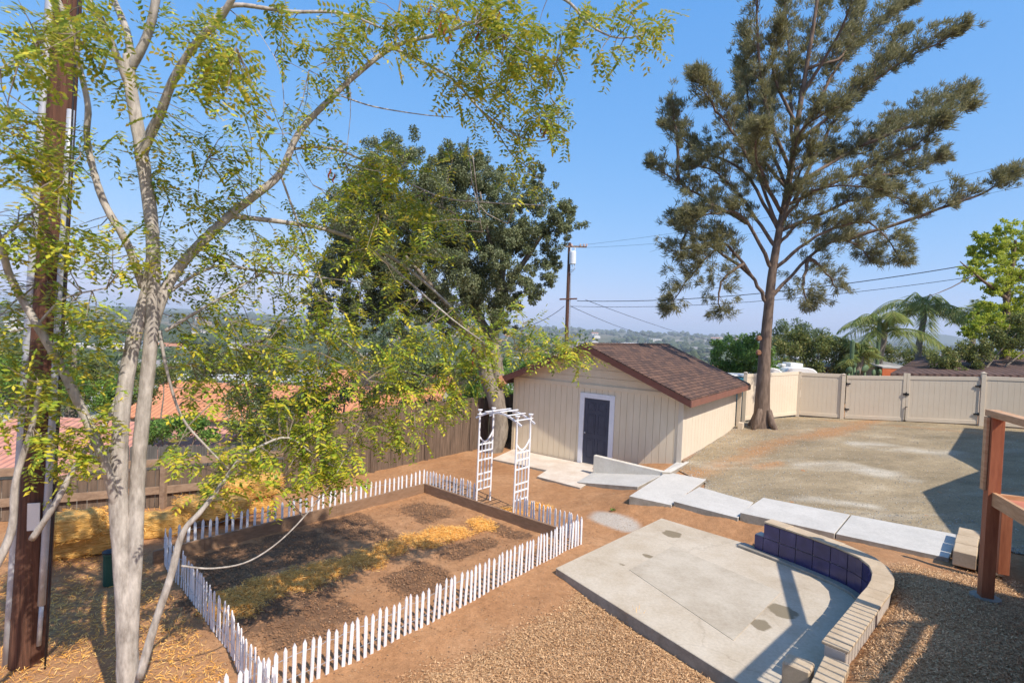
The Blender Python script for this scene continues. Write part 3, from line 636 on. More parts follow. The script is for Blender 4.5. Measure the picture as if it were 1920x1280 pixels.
# ------------------------------------------------------------ arbor
ar = empty('garden_arbor', (-.2, 11.9, 0), 0, 'white metal garden arbor with arched slat top and lattice sides', 'arbor')
def apart(m, name, mat='white', bevel=0, smooth=False):
    o = m.build(name, MAT[mat], ar, smooth); o.matrix_parent_inverse = Matrix.Translation(-ar.location); return o
AV = np.array([.6446, .7645]); dep = .46; AHT = 2.02
for side, base in ((0, arbL), (1, arbR)):
    f_ = base; b_ = base+AV*dep
    for q_ in (f_, b_):
        m = MB(); m.tube([(q_[0], q_[1], -.05), (q_[0], q_[1], AHT+.06)], .021, 10)
        m.tube([(q_[0], q_[1], AHT+.06), (q_[0], q_[1], AHT+.10), (q_[0], q_[1], AHT+.13), (q_[0], q_[1], AHT+.145)], [.018, .03, .055, .055], 12)
        apart(m, 'post')
    m = MB()
    def ln(s_, z): p = f_+(b_-f_)*s_; return (p[0], p[1], z)
    for k in range(1, 4):
        sk = k/4; ztop = 1.52-.16*math.sin(math.pi*sk); m.bar(ln(sk, .32), ln(sk, ztop), .028, .010, up=(AV[0], AV[1], 0))
    for z in (.33, .52, .68, 1.0, 1.2, 1.36): m.bar(ln(0, z-.0), ln(1, z), .010, .036 if z > .4 else .03)
    pts = [ln(s_, 1.56-.18*math.sin(math.pi*s_)+.06*s_) for s_ in np.linspace(0, 1, 9)]
    for p_, q_ in zip(pts[:-1], pts[1:]): m.bar(p_, q_, .012, .036)
    apart(m, 'trellis_panel')
for k, off in enumerate((0, dep)):
    a_ = arbL+AV*off-GU*.12; b_ = arbR+AV*off+GU*.12; m = MB(); P = []
    for s_ in np.linspace(0, 1, 17): p = a_+(b_-a_)*s_; P.append((p[0], p[1], AHT-.06+.20*math.sin(math.pi*s_)))
    for p_, q_ in zip(P[:-1], P[1:]): m.bar(p_, q_, .022, .04)
    apart(m, 'arch_rail')
for s_ in np.linspace(.1, .9, 6):
    a_ = arbL-GU*.12; b_ = arbR+GU*.12; p = a_+(b_-a_)*s_; z = AHT-.04+.20*math.sin(math.pi*s_)+.02; q_ = p+AV*(dep+.08); p2_ = p-AV*.08
    m = MB(); m.bar((p2_[0], p2_[1], z), (q_[0], q_[1], z), .045, .014); apart(m, 'arch_slat')

# ------------------------------------------------------------ shed (local frame: x along the front, y into depth)
SA = math.atan2(-.58, .815); SO = Vector((4.72, 14.46, 0)) - Vector((.815, -.58, 0))*5.6
sh = empty('shed', SO, SA, 'tan board-sided shed with brown shingle gable roof and white-framed navy door', 'shed')
W, D, EH, OV, OE = 5.6, 6.1, 2.42, .5, .36
TAN = math.tan(R(22.5)); AP = EH+W/2*TAN
def sp(m, name, mat, par=None, bevel=0, smooth=False):
    o = m.build(name, mat if not isinstance(mat, str) else MAT[mat], par or sh, smooth, bevel); return o
m = MB(); m.box(.01, .012, -.3, W-.01, .10, EH); m.box(.012, D-.10, 0, W-.012, D-.01, EH); m.box(.01, .10, -.3, .11, D-.10, EH); m.box(W-.11, .10, -.3, W-.01, D-.10, EH)
def siding(m, L_, zb, zt, step=.2, face='f', skip=None):
    x = .0
    while x < L_-.02:
        x1 = min(x+step-.008, L_)
        rngs = [(zb, zt)]
        if skip and x1 > skip[0] and x < skip[1]:
            rngs = [(skip[2], zt)] if (x >= skip[0]-.01 and x1 <= skip[1]+.01) else None
            if rngs is None:
                for (xa, xb, za) in ((x, min(x1, skip[0]), zb), (max(x, skip[0]), min(x1, skip[1]), skip[2]), (max(x, skip[1]), x1, zb)):
                    if xb-xa > .002: m.box(xa, -.012, za, xb, .012, zt)
                x += step; continue
        for (za, zz) in rngs: m.box(x, -.012, za, x1, .012, zz)
        x += step
DX0, DX1, DH = 2.63, 3.47, 2.03
siding(m, W, .0, 2.36, .2, skip=(DX0-.15, DX1+.15, DH+.15))
sp(m, 'front_wall', 'siding')
m = MB(); s2 = MB(); siding(s2, D-.0, .3, EH-.02, .30)
T = Matrix.Translation((W-.012+.012, 0.0, 0)) @ Matrix.Rotation(R(90), 4, 'Z')
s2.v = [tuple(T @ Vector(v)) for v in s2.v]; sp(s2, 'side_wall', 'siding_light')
# gable: horizontal boards
m = MB(); z = 2.44; 
while z < AP-.12:
    z1 = min(z+.235, AP-.1); xa, xb = (z-EH)/TAN, W-(z-EH)/TAN; xa1, xb1 = (z1-EH)/TAN, W-(z1-EH)/TAN
    m.add([(xa, .0, z), (xb, .0, z), (xb1, .0, z1-.012), (xa1, .0, z1-.012), (xa, .05, z), (xb, .05, z), (xb1, .05, z1-.012), (xa1, .05, z1-.012)],
          [(0, 1, 2, 3), (7, 6, 5, 4), (0, 4, 5, 1), (3, 2, 6, 7), (0, 3, 7, 4), (1, 5, 6, 2)]); z = z1
m.add([(0.05, .03, EH-.02), (W-.05, .03, EH-.02), (W/2, .03, AP-.05), (.05, .09, EH-.02), (W-.05, .09, EH-.02), (W/2, .09, AP-.05)], [(0, 1, 2), (5, 4, 3), (0, 3, 4, 1), (1, 4, 5, 2), (2, 5, 3, 0)])
sp(m, 'gable', 'siding')
m = MB(); m.box(-.02, -.035, 2.32, W+.02, .0, 2.44); sp(m, 'frieze_board', 'siding')
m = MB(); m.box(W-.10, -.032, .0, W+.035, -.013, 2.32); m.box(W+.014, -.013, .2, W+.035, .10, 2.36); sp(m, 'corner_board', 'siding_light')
m = MB(); m.box(-.02, -.032, .0, .09, -.013, 2.32); sp(m, 'corner_board', 'siding')
m = MB(); m.tube([(W/2, -.02, AP-.42), (W/2, .0, AP-.42)], .085, 16); m.tube([(W/2, -.028, AP-.42), (W/2, -.019, AP-.42)], .06, 16); vn = sp(m, 'gable_vent', 'greyroof')
# door frame, door
m = MB(); fw = .15
m.box(DX0-fw, -.045, .02, DX0, .0, DH+fw); m.box(DX1, -.045, .02, DX1+fw, .0, DH+fw); m.box(DX0, -.044, DH, DX1, .0, DH+fw); sp(m, 'door_frame', 'white')
m = MB(); m.box(DX0+.005, -.012, .05, DX1-.005, .035, DH-.005)
door = sp(m, 'door', 'door')
for (xa, xb) in ((DX0+.11, DX0+.38), (DX0+.46, DX0+.73)):
    for (za, zb) in ((.22, .82), (.95, 1.55), (1.66, 1.90)):
        m = MB()
        for (x0, z0, x1, z1) in ((xa, za, xb, za+.022), (xa, zb-.022, xb, zb), (xa, za+.022, xa+.022, zb-.022), (xb-.022, za+.022, xb, zb-.022)): m.box(x0, -.022, z0, x1, -.0122, z1)
        m.box(xa+.05, -.018, za+.05, xb-.05, -.0123, zb-.05); sp(m, 'door_panel', 'door', door)
m = MB(); m.tube([(DX0+.07, -.012, .98), (DX0+.07, -.05, .98)], .014, 8); m.tube([(DX0+.07, -.045, .98), (DX0+.07, -.085, .98)], [.028, .024], 12); sp(m, 'door_knob', 'galv', door)
m = MB(); m.box(DX0-.02, -.09, .0, DX1+.02, .03, .046); sp(m, 'threshold', 'conc_shed')
# roof slabs
y0, y1 = -OV, D+OV
def roof_side(sg):
    xe = (-OE if sg < 0 else W+OE); ze = EH-OE*TAN; xa = W/2
    m = MB(); t_ = .035; z_off = .11
    a = (xe, ze+z_off); b = (xa, AP+z_off)
    m.add([(a[0], y0-.02, a[1]), (b[0], y0-.02, b[1]), (b[0], y1+.02, b[1]), (a[0], y1+.02, a[1]), (a[0], y0-.02, a[1]-t_), (b[0], y0-.02, b[1]-t_), (b[0], y1+.02, b[1]-t_), (a[0], y1+.02, a[1]-t_)],
          [(0, 1, 2, 3), (7, 6, 5, 4), (0, 4, 5, 1), (2, 6, 7, 3), (0, 3, 7, 4), (1, 5, 6, 2)])
    return m
rf = None
for sg in (-1, 1):
    m = roof_side(sg)
    for v_ in range(len(m.v)): m.v[v_] = (m.v[v_][0]-W/2, m.v[v_][1], m.v[v_][2])
    o = sp(m, 'roof', 'shingle'); o.location = (W/2, 0, 0)
    # ridge cap pieces on one side only, soffit boards under both
    xe = (-OE if sg < 0 else W+OE); ze = EH-OE*TAN
    m = MB(); a = (xe, ze+.07); b = (W/2, AP+.07)
    m.add([(a[0], y0, a[1]), (b[0], y0, b[1]), (b[0], y1, b[1]), (a[0], y1, a[1]), (a[0], y0, a[1]-.02), (b[0], y0, b[1]-.02), (b[0], y1, b[1]-.02), (a[0], y1, a[1]-.02)],
          [(0, 1, 2, 3), (7, 6, 5, 4), (0, 4, 5, 1), (2, 6, 7, 3), (0, 3, 7, 4), (1, 5, 6, 2)]); sp(m, 'soffit', 'fascia')
    # rake board front and back
    for yy in (y0-.025, y1):
        m = MB(); hh = .17
        m.add([(xe, yy, ze+.07), (W/2, yy, AP+.07), (W/2, yy, AP+.07-hh-.01), (xe, yy, ze+.07-hh), (xe, yy+.025, ze+.07), (W/2, yy+.025, AP+.07), (W/2, yy+.025, AP+.07-hh-.01), (xe, yy+.025, ze+.07-hh)],
              [(0, 1, 2, 3), (7, 6, 5, 4), (0, 4, 5, 1), (2, 6, 7, 3), (0, 3, 7, 4), (1, 5, 6, 2)]); sp(m, 'rake_board', 'fascia')
    m = MB(); xo = xe+(.0 if sg > 0 else -.025); m.box(xo, y0-.025, ze-.10, xo+.025, y1+.025, ze+.073); sp(m, 'eave_fascia', 'eave')
m = MB()
yy = y0-.02
while yy < y1:
    ye = min(yy+.26, y1+.02)
    for sg in (-1, 1):
        dx = sg*.14; m.add([(W/2, yy, AP+.128), (W/2, ye, AP+.118), (W/2+dx, ye, AP+.118-.14*TAN), (W/2+dx, yy, AP+.128-.14*TAN), (W/2, yy, AP+.114), (W/2+dx, yy, AP+.114-.14*TAN)], [(0, 1, 2, 3), (0, 3, 5, 4)])
    yy += .245
sp(m, 'ridge_cap', 'shingle')
m = MB(); m.box(W+.04, D+.05, .5, W+.17, D+.18, 2.25); m.box(W+.19, D-.35, .62, W+.35, D-.10, 1.02); sp(m, 'utility_post', 'vinyl')
m = MB(); m.box(W-.1, -.02, .0, W-.0, .0, .0)
m = MB(); m.box(W+.02, .0, .45, W+.09, D, .64); sp(m, 'sill_board', 'rail_wood')
m = MB(); m.tube([(.42, -.1, 2.36), (.55, -.30, 2.36), (.72, -.38, 2.44)], .02, 6); 

# ------------------------------------------------------------ cream vinyl fences and gates on the right
def fence_frame(a, b):
    a = np.array(a); b = np.array(b); L_ = float(np.linalg.norm(b-a)); return math.atan2(b[1]-a[1], b[0]-a[0]), L_
def vpanel(name, a, b, za, zb, h, label, cat, group, gate=False, hinge=None):
    ang, L_ = fence_frame(a, b); t = empty(name, (a[0], a[1], za), ang, label, cat, group); sl = (zb-za)/L_
    Sh = Matrix.Identity(4); Sh[2][0] = sl
    m = MB(); x = .0; st = L_/max(1, round(L_/.152))
    zb0 = .09
    while x < L_-.01:
        m.box(x+.002, -.018, zb0+.10, x+st-.002, .018, h-.10); m.box(x+st-.002, -.011, zb0+.1, x+st+.002, .011, h-.1) if x+st < L_-.02 else None
        x += st
    m.v = [tuple(Sh @ Vector(v)) for v in m.v]; m.build('tongue_boards', MAT['vinyl'], t)
    for z in (zb0, h-.13):
        m = MB(); m.box(0, -.032, z, L_, .032, z+.13); m.v = [tuple(Sh @ Vector(v)) for v in m.v]; m.build('rail', MAT['vinyl'], t, bevel=.004)
    if gate:
        for x in (0, L_-.045):
            m = MB(); m.box(x, -.030, zb0+.131, x+.045, .030, h-.131); m.v = [tuple(Sh @ Vector(v)) for v in m.v]; m.build('stile', MAT['vinyl'], t)
        for z in (.42, h-.35):
            xx = 0 if hinge == 'l' else L_
            m = MB(); m.box(xx-.13, -.055, z, xx+.13, -.034, z+.055); m.tube([(xx, -.055, z-.03), (xx, -.055, z+.085)], .016, 8); m.v = [tuple(Sh @ Vector(v)) for v in m.v]; m.build('hinge', MAT['steel'], t)
    return t
def vpost(p, z, h, label):
    t = empty('fence_post', (p[0], p[1], z), math.atan2(-2.5, 5), label, 'fence post', 'cream vinyl fence posts')
    m = MB(); m.box(-.064, -.064, -.1, .064, .064, h); m.build('post', MAT['vinyl'], t, bevel=.004)
    m = MB(); m.box(-.075, -.075, h, .075, .075, h+.02); m.add([(-.07, -.07, h+.02), (.07, -.07, h+.02), (.07, .07, h+.02), (-.07, .07, h+.02), (0, 0, h+.05)], [(0, 1, 4), (1, 2, 4), (2, 3, 4), (3, 0, 4)]); m.build('post_cap', MAT['vinyl'], t)
F0 = (8.80, 19.95); F1 = (11.62, 21.45)
def fpt(px, s=None):
    # point of the gate line seen at pixel column px
    P1 = np.array(F1); P2 = np.array([16.62, 18.8]); d = P2-P1
    lo, hi = -0.2, 2.0
    for _ in range(50):
        mid = (lo+hi)/2; q_ = P1+d*mid; r_ = ray(px, 745); 
        if q_[0]/q_[1] < r_[0]: lo = mid
        else: hi = mid
    return P1+d*mid
g1 = fpt(1580); g2 = fpt(1698); g3 = fpt(1842); g4 = fpt(2040)
vg = 'cream vinyl fence panels'
vpanel('vinyl_fence_panel', F0, (11.54, 21.41), .88, .98, 1.83, 'sunlit cream vinyl fence panel directly behind the big tree trunk', 'fence panel', vg)
vpost(F0, .85, 1.9, 'cream vinyl fence post between the shed roof and the big tree trunk')
vpost(F1, .93, 1.86, 'cream vinyl fence post at the inner corner of the fence')
e = (g1-np.array(F1))/np.linalg.norm(g1-np.array(F1))
vpanel('vinyl_fence_panel', tuple(np.array(F1)+e*.07), tuple(g1-e*.07), .98, 1.02, 1.80, 'narrow shaded cream vinyl fence panel between corner post and double gate', 'fence panel', vg)
vpost(g1, .98, 1.82, 'cream vinyl post holding the hinges of the left gate leaf')
vpanel('gate_leaf', tuple(g1+e*.10), tuple(g2-e*.05), 1.02, 1.14, 1.76, 'left leaf of the cream vinyl double driveway gate', 'gate', 'cream vinyl double gate leaves', True, 'l')
vpanel('gate_leaf', tuple(g2+e*.05), tuple(g3-e*.10), 1.15, 1.28, 1.76, 'right leaf of the cream vinyl double driveway gate', 'gate', 'cream vinyl double gate leaves', True, 'r')
vpost(g3, 1.26, 1.92, 'cream vinyl post holding the hinges of the right gate leaf')
vpanel('vinyl_fence_panel', tuple(g3+e*.07), tuple(g4), 1.28, 1.36, 1.80, 'shaded cream vinyl fence panel at the right edge behind the redwood rail', 'fence panel', vg)
dr = empty('gate_drop_rod', (*(g2), 1.15), math.atan2(e[1], e[0]), 'black latch and drop rod where the two gate leaves meet', 'gate latch')
m = MB(); m.tube([(0, -.06, .02), (0, -.06, .62)], .012, 8); m.tube([(0, -.06, .62), (.06, -.06, .62)], .012, 8); m.build('rod', MAT['steel'], dr)
m = MB(); m.box(-.09, -.065, 1.05, .09, -.035, 1.12); m.box(-.02, -.075, 1.02, .02, -.05, 1.16); m.build('latch', MAT['steel'], dr)
for x, nm in ((-.052, 0), (.052, 1)):
    m = MB(); m.box(x-.047, -.035, .12, x+.047, .035, 1.86)
    m.v = [(v[0], v[1], v[2]) for v in m.v]; o = m.build('meeting_stile', MAT['vinyl'], dr, bevel=.004)

# ------------------------------------------------------------ wooden fences on the left
def board_fence(name, P, hb, label, mat, cat='fence', board=.14, posts=True, zfn=None, jag=.03, rails=False):
    t = empty(name, (P[0][0], P[0][1], gz1(*P[0])), 0, label, cat); m = MB(); inv = Matrix.Translation(-t.location)
    posts_p = []
    for (a, b) in zip(P[:-1], P[1:]):
        a = np.array(a); b = np.array(b); L_ = np.linalg.norm(b-a); n = max(1, int(L_/board)); d = (b-a)/L_; nn = np.array([-d[1], d[0]])
        for i in range(n):
            p = a+d*(i+.5)*L_/n; z = (zfn(*p) if zfn else gz1(*p)); hh = hb+rng.uniform(-jag, jag); Tm = Matrix.Translation((p[0], p[1], z)) @ Matrix.Rotation(math.atan2(d[1], d[0])+rng.normal(0, .02), 4, 'Z') @ Matrix.Rotation(rng.normal(0, .008), 4, 'Y')
            w_ = L_/n*.96; off = rng.uniform(-.006, .006)
            vs = [(-w_/2, off, -.05), (w_/2, off, -.05), (w_/2, off, hh-.03), (w_/2-.03, off, hh), (-w_/2+.03, off, hh), (-w_/2, off, hh-.03)]
            vs += [(x, y+.018, zz) for (x, y, zz) in vs]
            m.add([tuple(Tm @ Vector(v)) for v in vs], [(5, 4, 3, 2, 1, 0), (6, 7, 8, 9, 10, 11)]+[(i_, (i_+1) % 6, 6+(i_+1) % 6, 6+i_) for i_ in range(6)])
        k = max(1, round(L_/2.4))
        for j in range(k+1): posts_p.append(a+d*L_*j/k)
    o = m.build('fence_boards', mat, t); o.matrix_parent_inverse = inv
    if posts:
        for j, p in enumerate(posts_p):
            if j and np.linalg.norm(p-posts_p[j-1]) < .1: continue
            z = gz1(*p); m = MB(); T = Matrix.Translation((p[0]+.02, p[1]-.07, z)); m.box(-.05, -.05, -.1, .05, .05, hb-.02, T=T); o = m.build('post', MAT['fence_wood'], t); o.matrix_parent_inverse = inv
    return t
board_fence('board_fence', [(.3, 19.2), (-1.2, 17.35), (-3.62, 14.35), (-5.05, 12.2)], 1.72, 'tall weathered brown board fence behind the garden bed and arbor', MAT['fence_wood'])
# low rail fence section
rl = empty('rail_fence', (-5.1, 12.1, 0), 0, 'low two-rail weathered fence with board infill behind the straw bales', 'fence'); inv = Matrix.Translation(-rl.location)
RP = [np.array([-5.1, 12.12]), np.array([-7.05, 10.95]), np.array([-8.9, 10.0]), np.array([-11.2, 8.9]), np.array([-13.5, 7.9])]
m = MB(); mi = MB(); 
for a, b in zip(RP[:-1], RP[1:]):
    za, zb = gz1(*a), gz1(*b)
    for zz in (.95, .38):
        m = MB(); m.bar((a[0], a[1], za+zz), (b[0], b[1], zb+zz), .045, .15); o = m.build('rail', MAT['rail_wood'], rl); o.matrix_parent_inverse = inv
    m = MB(); m.box(-.05, -.05, -.1, .05, .05, 1.04, T=Matrix.Translation((b[0], b[1]-.03, zb))); o = m.build('post', MAT['rail_wood'], rl); o.matrix_parent_inverse = inv
    d = (b-a)/np.linalg.norm(b-a); L_ = np.linalg.norm(b-a); n = int(L_/.15)
    for i in range(n):
        p = a+d*(i+.5)*L_/n+np.array([-.03, .05]); T = Matrix.Translation((p[0], p[1], za+(zb-za)*i/n)) @ Matrix.Rotation(math.atan2(d[1], d[0]), 4, 'Z'); mi.box(-L_/n*.47, -.008, .02, L_/n*.47, .008, .80, T=T)
o = mi.build('infill_boards', MAT['fence_wood'], rl); o.matrix_parent_inverse = inv
board_fence('neighbour_fence', [(-5.6, 16.2), (-8.0, 15.3), (-11.5, 14.6)], 1.75, 'dark grey weathered board fence lower down beyond the rail fence', MAT['grey_fence'], posts=False, zfn=lambda x, y: -1.45)

# ------------------------------------------------------------ straw bales
bl = ['straw bale lying nearest the utility pole', 'lower straw bale half hidden by the pale tree stems', 'upper straw bale on the middle stack by the rail fence', 'lower straw bale of the farthest pair by the board fence', 'top straw bale of the farthest pair by the board fence', 'straw bale stacked on the one nearest the utility pole']
def bale(c, ang, L_, w, h, label, tilt=0):
    bm = bmesh.new(); bmesh.ops.create_cube(bm, size=1); bmesh.ops.subdivide_edges(bm, edges=bm.edges, cuts=11, use_grid_fill=True)
    for v in bm.verts:
        q = v.co.copy(); r_ = max(abs(q.x), abs(q.y), abs(q.z)); 
        k = (abs(q.x*2)**6+abs(q.y*2)**6+abs(q.z*2)**6)**(1/6); q = q/k if k else q
        n_ = float(vnoise(np.array([q.x*9+c[0]*3+q.z*5]), np.array([q.y*9+c[1]]), 3)[0])-.5
        q = q*(1+n_*.10); q.z *= 1-.10*(abs(abs(q.x)-.17) < .03)*1.0; v.co = Vector((q.x*L_, q.y*w, q.z*h))
    me_ = bpy.data.meshes.new('straw_bale'); bm.to_mesh(me_); bm.free(); me_.materials.append(MAT['bale'])
    o = bpy.data.objects.new('straw_bale', me_); C.objects.link(o); o.location = c; o.rotation_euler = (0, tilt, ang)
    tag(o, label, 'straw bale', 'straw bales along the rail fence')
    # loose stalks sticking out
    n = 1400; u = rng.uniform(-.5, .5, (n, 3)); ax = rng.integers(0, 3, n); sg = np.sign(rng.uniform(-1, 1, n)); u[np.arange(n), ax] = sg*.49
    P = u*np.array([L_, w, h]); dirs = unit(rng.normal(size=(n, 3))*np.array([1.4, .8, .5])); q = leaf_quads(P, dirs, rng.uniform(.04, .13, n), .008)
    s_ = fast_mesh('stalks', q, 4, MAT['straw']); s_.parent = o
Bd = math.atan2(.473, .88)
for i, (px, py, z, a, L_) in enumerate([(145, 1015, .2, .45, 1.15), (275, 985, .17, .5, 1.3), (400, 950, .36, .52, 1.25), (450, 945, .17, .6, 1.2), (478, 912, .52, .62, 1.0), (130, 985, .56, .45, .9)]):
    c_ = gz(px, py, z); 
    bale((c_[0], c_[1], z), a, L_, .5, .40, bl[i], rng.normal(0, .05))

# ------------------------------------------------------------ straw, chips and litter on the ground (uncountable)
def ground_scatter(name, xy, L_, W_, mat, lift=.008, flat=.25, parent=None):
    n = len(xy); z = gzs(xy[:, 0], xy[:, 1]); u, v = gloc(xy[:, 0], xy[:, 1])
    ib = sst(.1, .3, u)*sst(4.4, 4.2, u)*sst(.2, .4, v)*sst(7.2, 6.8, v)
    z = z+(fbm(xy[:, 0]*3.1+50, xy[:, 1]*3.1+50, 3, 21)-.45)*.05-.03*ib+ib*(fbm(xy[:, 0]*6, xy[:, 1]*6, 3, 5)-.45)*.05
    th = rng.uniform(0, 2*np.pi, n); d = np.stack([np.cos(th), np.sin(th), rng.normal(0, flat, n)], -1)
    nr = unit(np.stack([rng.normal(0, .35, n), rng.normal(0, .35, n), np.ones(n)], -1))
    P = np.stack([xy[:, 0], xy[:, 1], z+rng.uniform(0, lift*2, n)+.004], -1)
    o = fast_mesh(name, leaf_quads(P, d, L_, W_, nr), 4, mat); 
    if parent is None: o['kind'] = 'stuff'
    return o
def scat_poly(fn, bbox, n):
    x = rng.uniform(bbox[0], bbox[1], n); y = rng.uniform(bbox[2], bbox[3], n); k = rng.uniform(0, 1, n) < fn(x, y); return np.stack([x[k], y[k]], -1)
s_px = [(1010, 952, .26), (960, 965, .34), (900, 982, .34), (845, 998, .38), (790, 1014, .36), (730, 1030, .34), (690, 1046, .36), (620, 1068, .36), (560, 1090, .40), (500, 1105, .42), (450, 1130, .45)]
sc_ = [(*gz(a, b, -.02)[:2], r) for a, b, r in s_px]
def f_strip(x, y):
    d = np.full(x.shape, 9.)
    for (cx, cy, r) in sc_: d = np.minimum(d, np.hypot((x-cx), (y-cy))/r)
    return sst(1.25, .55, d+(fbm(x*3, y*3, 3, 5)-.45)*1.3)
ground_scatter('loose_straw', scat_poly(f_strip, (-5, 1.6, 6.4, 12.3), 340000), rng.uniform(.04, .12, 1)[0]+.02, .006, MAT['straw'], .02)
def f_left(x, y): return sst(.35, .65, fbm(x*1.3+4, y*1.3, 4, 66)+.18)*(seg(-5.55, 8.5, -2.0, 5.0, x, y) < -.1)*sst(-8.5, -6.5, x)*.9
ground_scatter('straw_litter', scat_poly(f_left, (-8, -1.2, 2.6, 10), 55000), .08, .007, MAT['straw'], .02)
def f_mul(x, y):
    iy = np.clip(np.searchsorted(gy, y), 0, len(gy)-1); ix = np.clip(np.searchsorted(gx, x), 0, len(gx)-1); return mulch[iy, ix]*sst(-.3, .25, mulch[iy, ix]+rng.uniform(-.4, .4, len(x)))*.9
xy = scat_poly(f_mul, (-3, 8, 3.8, 9), 330000); xy = xy[seg(.85, 8.72, 3.0, 5.5, xy[:, 0], xy[:, 1])*-1 > .06] if False else xy
def outside_pad(xy):
    x, y = xy[:, 0], xy[:, 1]; ins = (seg(.88, 8.68, 3.0, 5.5, x, y) > -.02) & (seg(2.9, 5.5, 5.9, 8.4, x, y)*1 > .0)
    return ~ins
k1 = seg(.86, 8.70, 3.0, 5.5, xy[:, 0], xy[:, 1]); sgn_ref = seg(.86, 8.70, 3.0, 5.5, np.array([0.]), np.array([6.]))[0]
left_of_pad = (k1*np.sign(sgn_ref)) > .02
P_ = offs(inn, .26); dwall = np.min(np.hypot(xy[:, 0, None]-P_[None, :, 0], xy[:, 1, None]-P_[None, :, 1]), 1)
# right of the seat wall: beyond the outer face
ce_ = np.array([4.2, 8.2]); outer_r = np.hypot(*(xy-ce_).T); 
near_i = np.argmin(np.hypot(xy[:, 0, None]-P_[None, :, 0], xy[:, 1, None]-P_[None, :, 1]), 1)
Tn = np.gradient(P_, axis=0); Tn /= np.linalg.norm(Tn, axis=1)[:, None]; Nn = np.stack([-Tn[:, 1], Tn[:, 0]], -1)
outside_wall = ((xy-P_[near_i])*Nn[near_i]).sum(-1) > 0.01
xy = xy[left_of_pad | (outside_wall & (xy[:, 0] > 3.3) & (k1*np.sign(sgn_ref) < -.5))]
ground_scatter('wood_chips', xy, rng.uniform(.014, .060, len(xy)), rng.uniform(.004, .012, len(xy)), MAT['chip'], .012, .40)
# light litter and pebbles on bare dirt
def f_all(x, y): return .3+.7*sst(.45, .6, fbm(x*1.2, y*1.2, 3, 12))
xy = scat_poly(f_all, (-6, 4.5, 4.5, 16.5), 26000); k1 = seg(.80, 8.66, 3.3, 11.35, xy[:, 0], xy[:, 1]); 
okm = ~((seg(.86, 8.74, 3.38, 11.4, xy[:, 0], xy[:, 1]) < .02) & (seg(.86, 8.70, 3.0, 5.5, xy[:, 0], xy[:, 1]) > -.02)) & ~((xy[:, 0] > 1) & (xy[:, 1] > 12.9))& ~((xy[:, 0] > -.5) & (xy[:, 1] > 14.4))
xy = xy[okm & (xy[:, 0] < 3.4)]
ground_scatter('leaf_litter', xy, rng.uniform(.012, .04, len(xy)), rng.uniform(.008, .02, len(xy)), MAT['litter'], .004, .15)
# clods in the turned soil
def clods(name, xy, r0_, r1_, mat):
    n = len(xy); z = gzs(xy[:, 0], xy[:, 1])-.02; P = np.stack([xy[:, 0], xy[:, 1], z], -1); r_ = rng.uniform(r0_, r1_, n)[:, None]*rng.uniform(.6, 1.1, (n, 1))
    V = np.array([(1, 0, 0), (0, 1, 0), (-1, 0, 0), (0, -1, 0), (0, 0, .9)], float); q = []
    vs = [P+r_*(v[None]+rng.normal(0, .28, (n, 3))) for v in V]
    tri = np.stack([np.stack([vs[a], vs[b], vs[4]], 1) for a, b in ((0, 1), (1, 2), (2, 3), (3, 0))], 1).reshape(-1, 3); o = fast_mesh(name, tri, 3, mat); o['kind'] = 'stuff'; return o
MAT['clod'] = simple('soil_clod', (.15, .08, .045), (.40, .22, .11), 1.3, .95, .3, pos=True)
cx = rng.uniform(-5.2, 1.3, 60000); cy = rng.uniform(5.8, 12.9, 60000); iy = np.clip(np.searchsorted(gy, cy), 0, len(gy)-1); ix = np.clip(np.searchsorted(gx, cx), 0, len(gx)-1)
kk = (inbed[iy, ix] > .6) & (rng.uniform(0, 1, 60000) < .04+.5*comp[iy, ix]); clods('soil_clods', np.stack([cx[kk], cy[kk]], -1), .005, .019, MAT['clod'])
# stones on the driveway
ti = rng.integers(2, 148, 16000); si = rng.integers(2, 218, 16000); pw = rng.uniform(0, 1, 16000) ; 
ti = np.clip((rng.uniform(0, 1, 16000)**1.5*148).astype(int), 1, 148)
px_, py_, pz_ = DX[ti, si]+rng.normal(0, .02, 16000), DY[ti, si]+rng.normal(0, .02, 16000), DZ[ti, si]
P = np.stack([px_, py_, pz_], -1); n = len(P); q = []
r_ = rng.uniform(.008, .024, n)[:, None]; offv = [np.array(v) for v in ((1, 0, -.3), (-.5, .87, -.3), (-.5, -.87, -.3), (0, 0, .8))]
th = rng.uniform(0, 6.28, n); c_, s_ = np.cos(th)[:, None], np.sin(th)[:, None]
vv = [P+r_*np.concatenate([c_*o_[0]-s_*o_[1], s_*o_[0]+c_*o_[1], np.full((n, 1), o_[2])], 1) for o_ in offv]
tri = np.stack([np.stack([vv[0], vv[1], vv[3]], 1), np.stack([vv[1], vv[2], vv[3]], 1), np.stack([vv[2], vv[0], vv[3]], 1)], 1).reshape(-1, 3)
o = fast_mesh('gravel_stones', tri, 3, MAT['stone']); o['kind'] = 'stuff'

